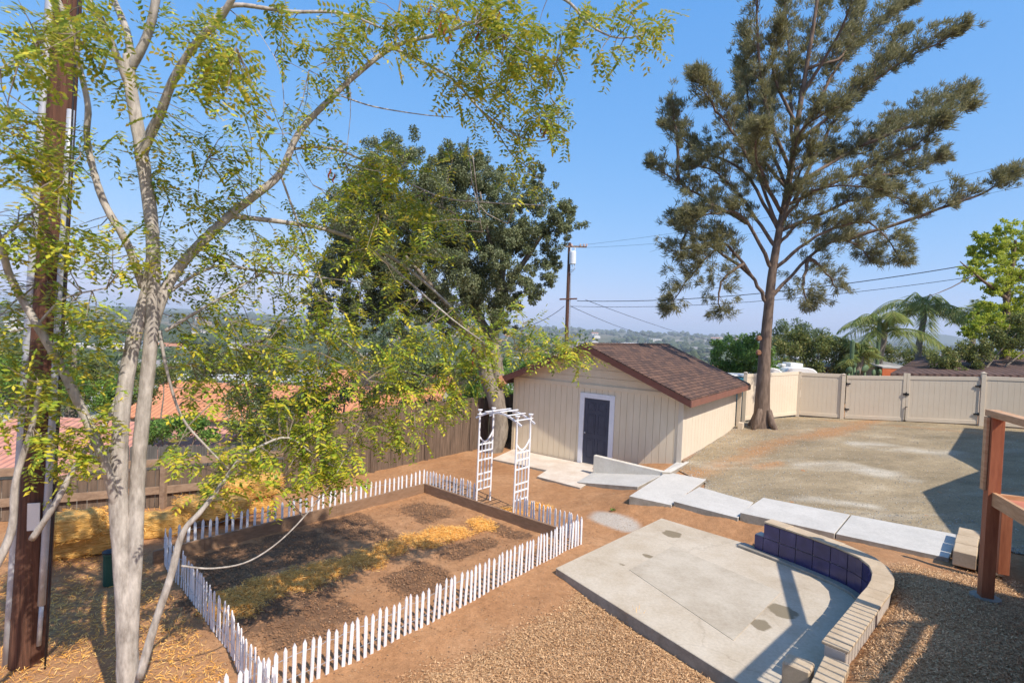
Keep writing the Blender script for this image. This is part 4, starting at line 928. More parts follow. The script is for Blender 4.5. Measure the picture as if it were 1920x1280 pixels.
# ------------------------------------------------------------ redwood deck, rail and house to the right
dk = empty('redwood_deck', (6.6, 7.2, .55), 0, 'raised redwood deck with square posts and handrail at the right edge', 'deck'); inv = Matrix.Translation(-dk.location)
def dp(m, name, mat, bevel=0):
    o = m.build(name, MAT[mat], dk, bevel=bevel); o.matrix_parent_inverse = inv; return o
P1 = np.array([6.60, 7.20]); P2 = np.array([5.86, 5.32]); P3 = np.array([.62, .42]); FZd = 2.06
d12 = (P2-P1)/np.linalg.norm(P2-P1); d23 = (P3-P2)/np.linalg.norm(P3-P2)
def pst(p, z0, z1, w=.14, ang=0):
    m = MB(); m.box(-w/2, -w/2, z0, w/2, w/2, z1, T=Matrix.Translation((p[0], p[1], 0)) @ Matrix.Rotation(ang, 4, 'Z')); return dp(m, 'post', 'redwood', .004)
a12 = math.atan2(d12[1], d12[0]); a23 = math.atan2(d23[1], d23[0])
pst(P1, gz1(*P1)+.06, 3.10, .14, a12); pst(P2, .4, 3.10, .12, a23); pst(P2+d23*2.4, .3, 3.10, .12, a23); pst(P2+d23*4.8, .2, 3.1, .12, a23)
pst((7.6, 8.05), .62, FZd-.25, .14, a12); pst((8.3, 6.6), .6, FZd-.25, .12, a12)
m = MB(); m.tube([(P1[0], P1[1], gz1(*P1)-.1), (P1[0], P1[1], gz1(*P1)+.07)], [.19, .17], 14); dp(m, 'footing', 'conc_side')
n12 = np.array([d12[1], -d12[0]]); n12 = n12 if n12[0] < 0 else -n12
m = MB(); m.bar((*(P1-d12*.14), 3.14), (*(P2+d12*.1), 3.14), .16, .09); dp(m, 'handrail', 'cedar', .006)
m = MB(); m.bar((*(P1-d12*.02+n12*.095), 2.1), (*(P1-d12*.02+n12*.095), 3.09), .035, .09, up=(d12[0], d12[1], 0)); dp(m, 'side_cleat', 'cedar')
m = MB(); m.bar((*P1, FZd-.06), (*(P2), FZd-.06), .045, .18); dp(m, 'rim_board', 'cedar')
nR = -n12
c1 = P1+nR*.02; c2 = P1+nR*2.6+d12*(-.0)
m = MB(); m.bar((*(P1+d12*.06), FZd-.06), (*(P1+d12*.06+nR*3.2), FZd-.06), .045, .16); dp(m, 'rim_board', 'cedar')
# thin mid rails
# floor boards
fl = MB(); poly = [P1+d12*.09+nR*.05, P1+d12*.09+nR*3.4, P1+nR*3.4+d12*9.2, P3+np.array([1.0, -1.4]), P3, P2+nR*.03]
fl.prism([tuple(p) for p in poly], FZd-.075, FZd-.035); dp(fl, 'floor', 'deckfloor')
m = MB(); m.bar((*P2, FZd-.13), (*P3, FZd-.13), .045, .24); dp(m, 'rim_board', 'redwood')
m = MB(); m.bar((*P2, 3.12), (*P3, 3.12), .10, .045); m.bar((*P2, 2.20), (*P3, 2.20), .04, .07); m.bar((*P2, 3.03), (*P3, 3.03), .04, .07); dp(m, 'handrail', 'cedar')
LB = np.linalg.norm(P3-P2); nb = int(LB/.125)
for i in range(nb-6):
    p = P2+d23*(i+1)*.125; m = MB(); m.bar((*p, 2.23), (*p, 3.0), .022, .022, up=(d23[0], d23[1], 0)); dp(m, 'baluster', 'steel')
# brick-red step landing glimpsed under the deck
bs = MB(); bs.prism([(7.75, 7.7), (9.6, 9.6), (11, 8.2), (9.1, 6.3)], .55, .78); o = bs.build('landing', simple('brick_red_paving', (.36, .13, .09), (.46, .19, .13), 5, .8, .1)); tag(o, 'brick red paved landing under the redwood deck at the right edge', 'landing')
# house beyond the right edge (its eaves shade the gravel)
hs = empty('house', (14, 4, 1), 0, 'cream stucco house whose eaves shade the gravel from beyond the right edge', 'house'); inv = Matrix.Translation(-hs.location)
roofp = [(10.9, 7.1), (11.95, 9.55), (14.3, 11.05), (14.6, 12.55), (17.75, 16.1), (22.5, 13.9), (25, 10), (22, 0), (12, -4), (8.5, 1.5)]
m = MB(); m.prism(roofp, 4.62, 4.78); o = m.build('roof', MAT['darkroof'], hs); o.matrix_parent_inverse = inv
cx_, cy_ = 16.0, 6.5
wp = [(cx_+(x-cx_)*.88, cy_+(y-cy_)*.88) for x, y in roofp]
m = MB(); m.prism(wp, .3, 4.62); o = m.build('wall', MAT['stucco'], hs); o.matrix_parent_inverse = inv

# ------------------------------------------------------------ utility poles and wires
up = empty('utility_pole', (*gz(50, 1240)[:2], 0), 0, 'tall brown wooden utility pole with conduits close to the camera on the left', 'utility pole', None); inv = Matrix.Translation(-up.location)
ub = np.array([*gz(52, 1240)[:2], 0.]); ut = gd(128, 0, ub[1]+.05); dirp = (ut-ub)/np.linalg.norm(ut-ub); 
def upart(m, name, mat, smooth=False):
    o = m.build(name, MAT[mat], up, smooth); o.matrix_parent_inverse = inv; return o
top = ub+dirp*11
m = MB(); m.tube([tuple(ub+dirp*s_) for s_ in np.linspace(-.3, 11, 24)], list(np.linspace(.170, .10, 24)), 20); upart(m, 'pole', 'pole_wood', True)
def uoff(s_, dx, dy): p = ub+dirp*s_; return (p[0]+dx, p[1]+dy, p[2])
m = MB(); m.tube([uoff(s_, -.18+.004*s_, -.05) for s_ in np.linspace(-.1, 10.8, 14)], .048, 10); upart(m, 'conduit', 'galv', True)
m = MB(); m.tube([uoff(s_, .185-.002*s_, -.08) for s_ in np.linspace(.7, 6.2, 10)], .035, 10); upart(m, 'conduit', 'galv', True)
m = MB(); m.tube([uoff(.25, .19, -.09), uoff(.8, .185, -.08)], .022, 8); upart(m, 'ground_wire_guard', 'galv', True)
m = MB(); m.tube([uoff(s_, .30-.012*s_, -.12) for s_ in np.linspace(.0, 9, 10)], .009, 6); upart(m, 'cable', 'cable', True)
sg = MB(); c_ = uoff(1.72, .11, -.165); T = Matrix.Translation(c_) @ Matrix.Rotation(.35, 4, 'Z'); sg.box(-.055, -.006, -.15, .055, .006, .15, T=T); sgo = upart(sg, 'warning_sign', 'rv')
m = MB()
for k in range(12):
    t_ = 2*math.pi*k/12; t2 = 2*math.pi*(k+1)/12
    m.bar((.03*math.cos(t_), -.009, .085+.04*math.sin(t_)), (.03*math.cos(t2), -.009, .085+.04*math.sin(t2)), .004, .008, up=(0, 1, 0))
for z in (.02, -.01, -.04, -.07, -.1): m.box(-.04+.01*rng.uniform(), -.0085, z, .04-.02*rng.uniform(), -.0065, z+.014)
m.v = [tuple(T @ Vector(v)) for v in m.v]; o = m.build('sign_marks', MAT['steel'], sgo); o.matrix_parent_inverse = inv

dp_ = gd(1064, 632, 58); db = np.array([dp_[0], 58., gz1(dp_[0], 58)])
du = empty('utility_pole', tuple(db), 0, 'distant dark utility pole with grey transformer above the shed roof', 'utility pole'); inv2 = Matrix.Translation(-du.location)
tp = gd(1068, 455, 58)
def dpart(m, name, mat): o = m.build(name, MAT[mat] if isinstance(mat, str) else mat, du); o.matrix_parent_inverse = inv2; return o
m = MB(); m.tube([tuple(db), tuple(tp)], [.24, .17], 10); dpart(m, 'pole', 'pole_wood')
m = MB(); m.bar(gd(1060, 462, 57.8), gd(1100, 463, 57.8), .14, .16); dpart(m, 'crossarm', 'rail_wood')
m = MB(); m.bar(gd(1049, 561, 57.8), gd(1082, 560, 57.8), .12, .16); dpart(m, 'crossarm', 'pole_wood')
m = MB(); m.tube([gd(1073.5, 495, 57.6), gd(1074, 473, 57.6), gd(1074, 471, 57.6)], [.36, .36, .3], 14); m.tube([gd(1070, 471, 57.5), gd(1070, 464, 57.5)], .07, 6); m.tube([gd(1078, 471, 57.5), gd(1078, 464, 57.5)], .07, 6); dpart(m, 'transformer', 'xform')
m = MB()
for px in (1072, 1088, 1095, 1100): m.tube([gd(px, 461, 57.7), gd(px, 457, 57.7)], [.10, .06], 6)
dpart(m, 'insulator', 'insul')
m = MB(); m.tube([gd(1077, 495, 57.6), gd(1078, 503, 57.4), gd(1073, 509, 57.5), gd(1068, 511, 57.8)], .04, 5); m.tube([gd(1072, 495, 57.6), gd(1075, 505, 57.4), gd(1069, 507, 57.8)], .035, 5); m.tube([gd(1070, 512, 57.8), gd(1068, 632, 57.9)], .05, 5); dpart(m, 'riser_cable', 'galv')
def wire(a, b, sag, r, label):
    a, b = np.array(a), np.array(b); P = []
    for s_ in np.linspace(0, 1, 28): p = a+(b-a)*s_; P.append((p[0], p[1], p[2]-sag*4*s_*(1-s_)))
    m = MB(); m.tube(P, r, 5); o = m.build('power_line', MAT['cable']); tag(o, label, 'power line', 'overhead power lines'); return o
wire(gd(1082, 564, 57.8), gd(2100, 443, 36), 1.3, .034, 'thick black power line from the lower crossarm rising to the right edge')
wire(gd(1070, 574, 57.8), gd(2100, 474, 36), 1.2, .022, 'thinner black power line just below the thick one from the far pole')
wire(gd(1100, 464, 57.8), gd(2100, 308, 40), 1.2, .012, 'thin high power line running right from the top crossarm tip')
wire(gd(1075, 461, 57.8), gd(2100, 255, 40), 1.0, .012, 'topmost thin power line running right behind the tall tree')
wire(gd(1098, 562, 57.8), gd(1345, 640, 150), .6, .03, 'power line sloping down right from the lower crossarm over the shed roof')
wire(gd(1070, 574, 57.8), gd(1240, 633, 120), .6, .03, 'thin power line sloping down right below the others over the shed ridge')
wire(gd(1058, 574, 57.8), gd(900, 618, 40), .9, .03, 'power line sagging down left from the far pole')

# ------------------------------------------------------------ generic foliage
def ellipsoid_leaves(cs, rs, n_per, size, flat=1.0, shell=.55, updir=.0):
    """cs (K,3) centres, rs (K,) radii -> leaf quads concentrated toward each ball's outside"""
    out = []
    for c, r, n in zip(cs, rs, n_per):
        n = int(n); d = rdir(n); rr = (rng.uniform(shell**3, 1, n))**(1/3)*r*rng.uniform(.8, 1.12, n)
        P = np.asarray(c)+d*rr[:, None]*np.array([1, 1, flat]); nr = unit(d*.7+rdir(n)); L_ = size*rng.uniform(.6, 1.4, n)
        dd = unit(np.cross(nr, rdir(n))+np.array([0, 0, updir])); out.append(leaf_quads(P, dd, L_, L_*.55, nr))
    return np.concatenate(out)
def limb(m, P, r0_, r1_, n=8, wob=.0, sub=4):
    Q = smooth_poly3(P, sub); k = len(Q); rr = np.linspace(r0_, r1_, k)
    if wob: Q = Q+rng.normal(0, wob, Q.shape)*np.r_[0, np.ones(k-2), 0][:, None] if k > 2 else Q
    m.tube([tuple(q) for q in Q], list(rr*(1+rng.normal(0, .03, k))), n); return Q
def smooth_poly3(P, n):
    P = np.array(P, float); Q = []
    for i in range(len(P)-1):
        p0, p1, p2, p3 = P[max(i-1, 0)], P[i], P[i+1], P[min(i+2, len(P)-1)]
        for t in np.linspace(0, 1, n, endpoint=False):
            Q.append(.5*((2*p1)+(-p0+p2)*t+(2*p0-5*p1+4*p2-p3)*t*t+(-p0+3*p1-3*p2+p3)*t**3))
    Q.append(P[-1]); return np.array(Q)

# ------------------------------------------------------------ tall feathery tree by the driveway
TY = 19.1
tt_ = empty('feathery_tree', (9.12, 19.0, .85), 0, 'tall feathery olive-green tree with dark straight trunk beside the shed and cream fence', 'tree'); inv3 = Matrix.Translation(-tt_.location)
def at_tree(px, py, dy=0.0): p = gd(px, py, TY+dy); return p
trunk_px = [(1427, 800), (1430, 740), (1434, 660), (1440, 590), (1447, 520), (1458, 450), (1474, 370), (1487, 290), (1500, 200), (1515, 110), (1528, 30), (1540, -60), (1556, -180)]
Tp = np.array([at_tree(x, y) for x, y in trunk_px]); Tp[0][2] = .7
m = MB(); Q = smooth_poly3(Tp, 5)
rad = np.interp(np.linspace(0, 1, len(Q)), [0, .03, .08, .2, .4, .7, 1], [.44, .29, .24, .185, .13, .08, .03])
m.tube([tuple(q) for q in Q], list(rad*(1+rng.normal(0, .02, len(Q)))), 18)
for (a, z) in ((.5, .9), (2.2, .88), (3.7, .9), (5.2, .88)):   # root flare
    b0 = np.array([9.12, 19.05, z]); e_ = b0+np.array([math.cos(a)*.65, math.sin(a)*.65, -.18]); m.tube([tuple(b0+np.array([math.cos(a)*.2, math.sin(a)*.2, .65])), tuple(b0+np.array([math.cos(a)*.36, math.sin(a)*.36, .18])), tuple(e_)], [.10, .12, .05], 8)
sprays = []
def spr(pts, depth, r=.07): sprays.append((pts, depth, r))
for pts, dpt in [([(1440, 575), (1400, 525), (1375, 480), (1340, 480), (1290, 520), (1262, 575)], -.8), ([(1385, 490), (1365, 520), (1352, 585)], -.5), ([(1400, 525), (1340, 455), (1255, 430)], 1.0),
  ([(1448, 500), (1390, 420), (1330, 405), (1285, 410)], -1.4), ([(1385, 430), (1300, 370), (1225, 330)], .6), ([(1310, 405), (1275, 440), (1262, 475)], -.6), ([(1462, 430), (1400, 320), (1320, 280), (1243, 235)], 1.5),
  ([(1320, 290), (1268, 250), (1245, 205)], .3), ([(1470, 400), (1400, 270), (1340, 200), (1305, 135)], -1.6), ([(1475, 360), (1410, 230), (1380, 115)], 1.8), ([(1480, 330), (1435, 170), (1428, 20), (1432, -40)], -1.8),
  ([(1490, 290), (1475, 120), (1478, -30)], 1.2), ([(1505, 190), (1560, 60), (1600, -40)], -1.2), ([(1492, 280), (1570, 140), (1650, 60), (1712, 5)], 1.5), ([(1496, 270), (1600, 190), (1700, 115), (1792, 65)], -1.0),
  ([(1480, 360), (1590, 280), (1700, 220), (1818, 160)], 1.4), ([(1640, 250), (1740, 225), (1822, 205)], -.4), ([(1474, 385), (1600, 330), (1700, 275), (1775, 235)], -1.8), ([(1600, 340), (1690, 320), (1762, 300)], 1.0),
  ([(1458, 440), (1580, 400), (1680, 370), (1712, 380)], .8), ([(1450, 500), (1540, 440), (1640, 430), (1690, 490)], -1.5), ([(1440, 560), (1520, 480), (1600, 465), (1650, 492)], 1.4), ([(1640, 440), (1760, 395), (1830, 360), (1888, 328)], -.6),
  ([(1530, 470), (1505, 530), (1518, 590)], -.4), ([(1530, 475), (1570, 510), (1580, 548)], .7), ([(1466, 430), (1440, 330), (1400, 200), (1395, 60)], .2), ([(1480, 380), (1560, 240), (1640, 150), (1700, 60)], .3),
  ([(1500, 220), (1530, 100), (1545, -40)], .9), ([(1500, 240), (1450, 120), (1440, 60)], -.8), ([(1458, 460), (1400, 380), (1350, 330), (1300, 320)], .4), ([(1485, 330), (1540, 300), (1620, 280), (1680, 240)], 2.2), ([(1470, 420), (1500, 390), (1560, 360), (1650, 350)], -2.3),
  ([(1478, 360), (1500, 250), (1560, 180)], -2.2), ([(1470, 400), (1430, 300), (1420, 240)], -2.4), ([(1465, 430), (1490, 340), (1520, 280)], -1.0), ([(1455, 470), (1500, 430), (1545, 420)], -.2), ([(1470, 350), (1450, 250), (1460, 150)], 2.0), ([(1510, 130), (1580, 90), (1640, 10)], 0.5)]:
    spr(pts, dpt)
tuft_c, tuft_r, tuft_d = [], [], []; allS = [Q]
for pts, dpt, r_ in sprays:
    k = len(pts); P = [at_tree(x, y, dpt*(i/(k-1))*1.3) for i, (x, y) in enumerate(pts)]; P = [P[0]]+[p+rng.normal(0, .16, 3) for p in P[1:]]; AS = np.concatenate(allS); P[0] = AS[np.argmin(((AS-P[0])**2).sum(1))]
    S = limb(m, P, r_*1.0, .012, 7, .02, 6); allS.append(S); n = len(S); Ls = np.linalg.norm(np.diff(S, axis=0), axis=1).sum(); nt_ = int(Ls*18.0)
    for j in range(nt_):
        s_ = rng.uniform(.20, 1.02)**.9; i = min(int(s_*(n-1)), n-2); base = S[i]+(S[i+1]-S[i])*rng.uniform(); d = unit(S[i+1]-S[i])
        side = rdir(1)[0]; side[2] = side[2]*.8+.25; spread = .22+.72*math.sin(math.pi*min(s_, 1)**1.15)
        side[1] *= 1.4
        L_ = rng.uniform(.25, 1.0)*spread*1.35; tipd = unit(d*.8+side*.9+np.array([0, 0, .45])); e_ = base+tipd*L_
        if rng.uniform() < .5: m.tube([tuple(base), tuple((base+e_)/2+rng.normal(0, .03, 3)), tuple(e_)], [.009, .007, .004], 4, cap=False)
        for q_ in range(rng.integers(1, 3)):
            f = rng.uniform(.45, 1.05); tuft_c.append(base+tipd*L_*f+rng.normal(0, .07, 3)); tuft_r.append(rng.uniform(.10, .21)); tuft_d.append(unit(d*.6+tipd+np.array([0, 0, .25])))
# knots
o = m.build('trunk', MAT['bark_dark'], tt_, True); o.matrix_parent_inverse = inv3
for (px, py) in ((1426, 634), (1425, 661)):
    kn = MB(); c_ = at_tree(px, py, -.27); kn.tube([tuple(c_+np.array([0, .12, 0])), tuple(c_+np.array([-.03, -.03, 0]))], [.10, .07], 10)
    o = kn.build('cut_knot', MAT['cut'], tt_); o.matrix_parent_inverse = inv3
tc, tr, td = np.array(tuft_c), np.array(tuft_r), np.array(tuft_d); NB = 42
C_ = np.repeat(tc, NB, 0); Rr = np.repeat(tr, NB); Dd = np.repeat(td, NB, 0); n = len(C_)
P = C_+rdir(n)*(rng.uniform(0, 1, n)**.5*Rr*.8)[:, None]; dd = unit(Dd*.9+rdir(n)*.8)
nq = leaf_quads(P, dd, rng.uniform(.10, .26, n), rng.uniform(.014, .030, n))
o = fast_mesh('crown', nq, 4, MAT['needle'], tt_); o.matrix_parent_inverse = inv3
print('feathery', len(tc), n)

# ------------------------------------------------------------ dark oak behind the garden
ok = empty('oak_tree', (-.55, 17.3, 0), 0, 'dark green broad oak with pruned grey trunk behind the arbor', 'tree'); inv4 = Matrix.Translation(-ok.location)
OY = 17.6
def ao(px, py, dy=0.0): return gd(px, py, OY+dy)
m = MB()
limb(m, [(-.5, 17.35, -.1), ao(936, 800, -.2), ao(928, 745, -.2), ao(912, 700, -.2), ao(900, 650, 0)], .34, .2, 14, .01)
limb(m, [ao(934, 770, -.1), ao(934, 700, .1), ao(925, 640, .3), ao(935, 560, .5), ao(945, 480, .8)], .24, .12, 12, .01)
limb(m, [ao(912, 700, -.2), ao(885, 630, -.6), ao(830, 560, -1), ao(760, 480, -1.5)], .2, .05, 8)
limb(m, [ao(925, 640, .3), ao(880, 560, 1), ao(840, 450, 1.5), ao(790, 350, 1.6)], .16, .05, 8)
limb(m, [ao(935, 560, .5), ao(970, 510, .3), ao(1010, 450, .2), ao(1050, 400, 0)], .13, .03, 8)
limb(m, [ao(900, 650, 0), ao(840, 600, .5), ao(760, 560, .8), ao(680, 520, 1)], .13, .03, 8)
limb(m, [ao(940, 520, .6), ao(915, 440, .2), ao(900, 360, -.4)], .1, .03, 8)
o = m.build('trunk', MAT['bark_oak'], ok, True); o.matrix_parent_inverse = inv4
m = MB(); c_ = ao(943, 712, -.3); m.tube([tuple(ao(936, 720, -.1)), tuple(c_)], [.15, .17], 14); o = m.build('pruned_stub', MAT['cut'], ok); o.matrix_parent_inverse = inv4
ob = [(700, 330, 52), (745, 305, 50), (800, 320, 46), (838, 300, 36), (850, 350, 60), (905, 345, 52), (935, 385, 50), (680, 385, 62), (760, 380, 75), (830, 420, 75), (900, 440, 65), (690, 450, 68), (640, 480, 48), (625, 535, 42), (690, 520, 62), (640, 575, 40), (700, 580, 45), (750, 480, 72), (780, 560, 55), (840, 500, 60), (850, 570, 50), (900, 520, 60), (915, 580, 48), (960, 470, 48), (985, 410, 42), (1010, 365, 34), (1040, 400, 38), (1060, 440, 26), (1030, 455, 38), (990, 520, 42), (1035, 490, 24), (965, 560, 30), (1000, 552, 20), (600, 610, 24), (655, 420, 40), (880, 300, 26), (1000, 330, 22), (1065, 395, 18), (940, 600, 26), (1020, 520, 20), (590, 560, 30), (620, 500, 34), (640, 440, 34), (600, 590, 26), (660, 600, 34), (730, 530, 50), (800, 590, 44), (870, 480, 55), (930, 500, 46), (780, 430, 70), (860, 380, 50), (970, 440, 46), (720, 380, 50), (740, 600, 34)]
cs, rs = [], []
for (x, y, r_) in ob:
    for k in range(3 if r_ > 40 else 2):
        dy = rng.uniform(-2.6, 2.6)*(r_/70 if k else .3); cs.append(ao(x+rng.normal(0, r_*.3), y+rng.normal(0, r_*.3), dy)); rs.append(r_*.0176*rng.uniform(.55, .8))
cs2, rs2 = [], []
for c, r_ in zip(cs, rs):
    for k in range(11): cs2.append(np.array(c)+rdir(1)[0]*r_*rng.uniform(.5, 1.3)); rs2.append(r_*rng.uniform(.20, .42))
cs2 = np.array(cs2); rs2 = np.array(rs2); lv = ellipsoid_leaves(cs2, rs2, 6200*rs2**2+30, .066, shell=.35)
o = fast_mesh('crown', lv, 4, MAT['oakleaf'], ok); o.matrix_parent_inverse = inv4; print('oak leaves', len(lv)//4)

# ------------------------------------------------------------ pale multi-stemmed tree near the camera
pxbush('leafy_shrub', 640, 17.5, [(560, 770, 20, 0), (600, 745, 26, .5), (650, 735, 28, .5), (690, 750, 22, .3), (620, 775, 20, 0), (520, 760, 22, .5)], 'bluegum', .09, 600, 'grey-green shrub rising behind the corner where rail fence meets board fence') if False else None
nt_e = empty('locust_tree', (*gd(245, 1417, 5.0)[:2], 0), 0, 'pale-barked multi-stemmed tree with yellow-green leaflets arching over the garden', 'tree'); inv5 = Matrix.Translation(-nt_e.location)
def an(px, py, d): return gd(px, py, d)
m = MB(); net = []
def nl(P, ra, rb, n=10, wob=.0, sub=5):
    Pw = [an(*p) for p in P]; Qn = limb(m, Pw, ra, rb, n, wob, sub); net.append(Qn); return Qn
nl([(240, 1440, 5), (240, 1280, 5), (236, 1130, 5), (226, 1000, 5), (222, 900, 5), (230, 760, 5), (250, 640, 5.05), (272, 560, 5.1), (286, 480, 5.12)], 0.1000, 0.0500, 16)
nl([(240, 1330, 5.0), (246, 1180, 5.0), (254, 1020, 5.04), (259, 880, 5.1), (268, 780, 5.1), (279, 680, 5.1), (288, 560, 5.1), (285, 430, 5.1), (272, 330, 5.1), (258, 240, 5.1), (243, 150, 5.1), (242, 105, 5.1)], 0.0670, 0.0520, 16)
nl([(246, 130, 5.1), (238, 60, 5.1), (205, -20, 5.1), (180, -110, 5.1)], 0.0360, 0.0240)
nl([(244, 130, 5.1), (275, 70, 5.05), (292, 0, 5.0), (300, -90, 5)], 0.0416, 0.0320)
nl([(240, 160, 5.1), (200, 60, 4.9), (165, 0, 4.8), (120, -80, 4.7)], 0.0320, 0.0240)
nl([(285, 620, 5.1), (305, 555, 5.15), (345, 490, 5.25), (430, 405, 5.5), (480, 365, 5.6), (525, 325, 5.7), (560, 250, 5.8), (615, 190, 5.9), (680, 130, 6), (745, 85, 6), (830, 62, 5.9), (910, 30, 5.8), (990, -20, 5.7)], 0.0544, 0.0144, 12)
nl([(262, 300, 5.1), (280, 255, 5.06), (300, 215, 5.0), (325, 150, 4.9), (365, 85, 4.8), (410, 40, 4.7), (445, -20, 4.6)], 0.0480, 0.0240)
nl([(365, 85, 4.8), (400, 40, 4.9), (440, 10, 5), (540, 22, 5.2), (640, 25, 5.4), (720, 55, 5.5)], 0.0280, 0.0096)
nl([(268, 540, 5.1), (240, 460, 5.0), (200, 390, 4.9), (178, 330, 4.9), (163, 260, 4.9), (165, 200, 4.85), (150, 130, 4.8), (130, 50, 4.7), (90, -40, 4.6)], 0.0360, 0.0176, 10)
nl([(222, 960, 5), (190, 850, 4.8), (150, 760, 4.7), (110, 680, 4.6), (70, 610, 4.5), (20, 520, 4.4), (0, 450, 4.3), (-40, 340, 4.3)], 0.0448, 0.0192, 10)
nl([(262, 1270, 4.9), (290, 1170, 4.95), (320, 1080, 5), (342, 1000, 5.05), (375, 960, 5.1), (410, 915, 5.2), (450, 860, 5.3), (480, 840, 5.35)], 0.0400, 0.0144, 10)
nl([(60, 1010, 4.6), (100, 950, 4.6), (150, 860, 4.7), (200, 790, 4.9), (235, 700, 5.1)], 0.0280, 0.0160, 8)
nl([(-30, 1100, 4.4), (20, 1000, 4.5), (30, 900, 4.5), (60, 800, 4.5), (75, 720, 4.5)], 0.0360, 0.0160, 8)
nl([(430, 405, 5.5), (520, 415, 5.8), (610, 430, 6.1), (690, 460, 6.4), (760, 500, 6.6), (830, 560, 6.8), (880, 610, 7), (950, 650, 7.1), (1020, 660, 7.2), (1085, 680, 7.3)], 0.0288, 0.0064, 7)
nl([(690, 460, 6.4), (780, 540, 6.4), (850, 600, 6.3), (905, 640, 6.2)], 0.0171, 0.0057, 6)
nl([(300, 560, 5.15), (400, 500, 5.4), (500, 510, 5.8), (600, 520, 6.1), (680, 530, 6.3)], 0.0176, 0.0056, 6)
nl([(310, 620, 5.1), (360, 590, 5.2), (420, 555, 5.3), (480, 520, 5.5)], 0.0192, 0.0064, 6)
nl([(300, 620, 5.1), (312, 690, 5.1), (340, 780, 5.2), (390, 840, 5.3), (430, 880, 5.4)], 0.0171, 0.0076, 6)
nl([(735, 90, 6), (790, 115, 5.9), (850, 150, 5.9), (900, 205, 5.9), (960, 250, 5.9), (1010, 265, 6), (1045, 255, 6)], 0.0176, 0.0040, 6)
nl([(860, 160, 5.9), (920, 230, 6), (960, 290, 6), (1000, 320, 6)], 0.0114, 0.0038, 5)
nl([(540, 280, 5.8), (630, 280, 6), (740, 330, 6.3), (830, 370, 6.6), (920, 380, 6.8), (1020, 385, 6.9)], 0.0152, 0.0047, 6)
nl([(640, 180, 5.9), (700, 200, 6), (790, 215, 6.1), (850, 220, 6.1)], 0.0095, 0.0038, 5)
nl([(990, -20, 5.6), (1060, 0, 5.5), (1110, 50, 5.5), (1170, 72, 5.5), (1260, 45, 5.5)], 0.0190, 0.0038, 6)
nl([(740, 95, 6), (745, 40, 5.9), (755, -20, 5.8)], 0.0190, 0.0095, 6)
nl([(525, 325, 5.7), (560, 420, 5.9), (600, 520, 6), (620, 620, 6.1), (600, 720, 6.2), (560, 800, 6.3)], 0.0133, 0.0057, 6)
nl([(620, 620, 6.1), (700, 680, 6.3), (780, 700, 6.5), (860, 720, 6.6)], 0.0104, 0.0047, 6)
nl([(600, 720, 6.2), (650, 800, 6.3), (690, 780, 6.4)], 0.0095, 0.0047, 6)
nl([(480, 840, 5.35), (540, 820, 5.6), (600, 860, 5.8), (640, 880, 5.9)], 0.0133, 0.0057, 6)
nl([(340, 1060, 5), (400, 1065, 5.1), (470, 1050, 5.3), (540, 1000, 5.5), (610, 920, 5.7), (640, 870, 5.8), (680, 790, 6)], 0.0095, 0.0050, 6)
nl([(70, 610, 4.5), (120, 560, 4.5), (200, 540, 4.6)], 0.0114, 0.0057, 6); nl([(0, 450, 4.3), (60, 400, 4.2), (120, 330, 4.1)], 0.0114, 0.0057, 6)
nl([(130, 50, 4.7), (60, 90, 4.4), (0, 130, 4.2)], 0.0133, 0.0057, 6)
for k in range(9):  # fine bare twigs hanging
    px = rng.uniform(360, 900); py = rng.uniform(-40, 350); nl([(px, py, 5.6+rng.uniform(-.4, .6)), (px+rng.uniform(10, 50), py+rng.uniform(60, 130), 5.7), (px+rng.uniform(10, 90), py+rng.uniform(140, 260), 5.8)], .006, .003, 4, 0, 3)
o = m.build('trunk', MAT['bark_pale'], nt_e, True); o.matrix_parent_inverse = inv5
nodes = np.concatenate(net)
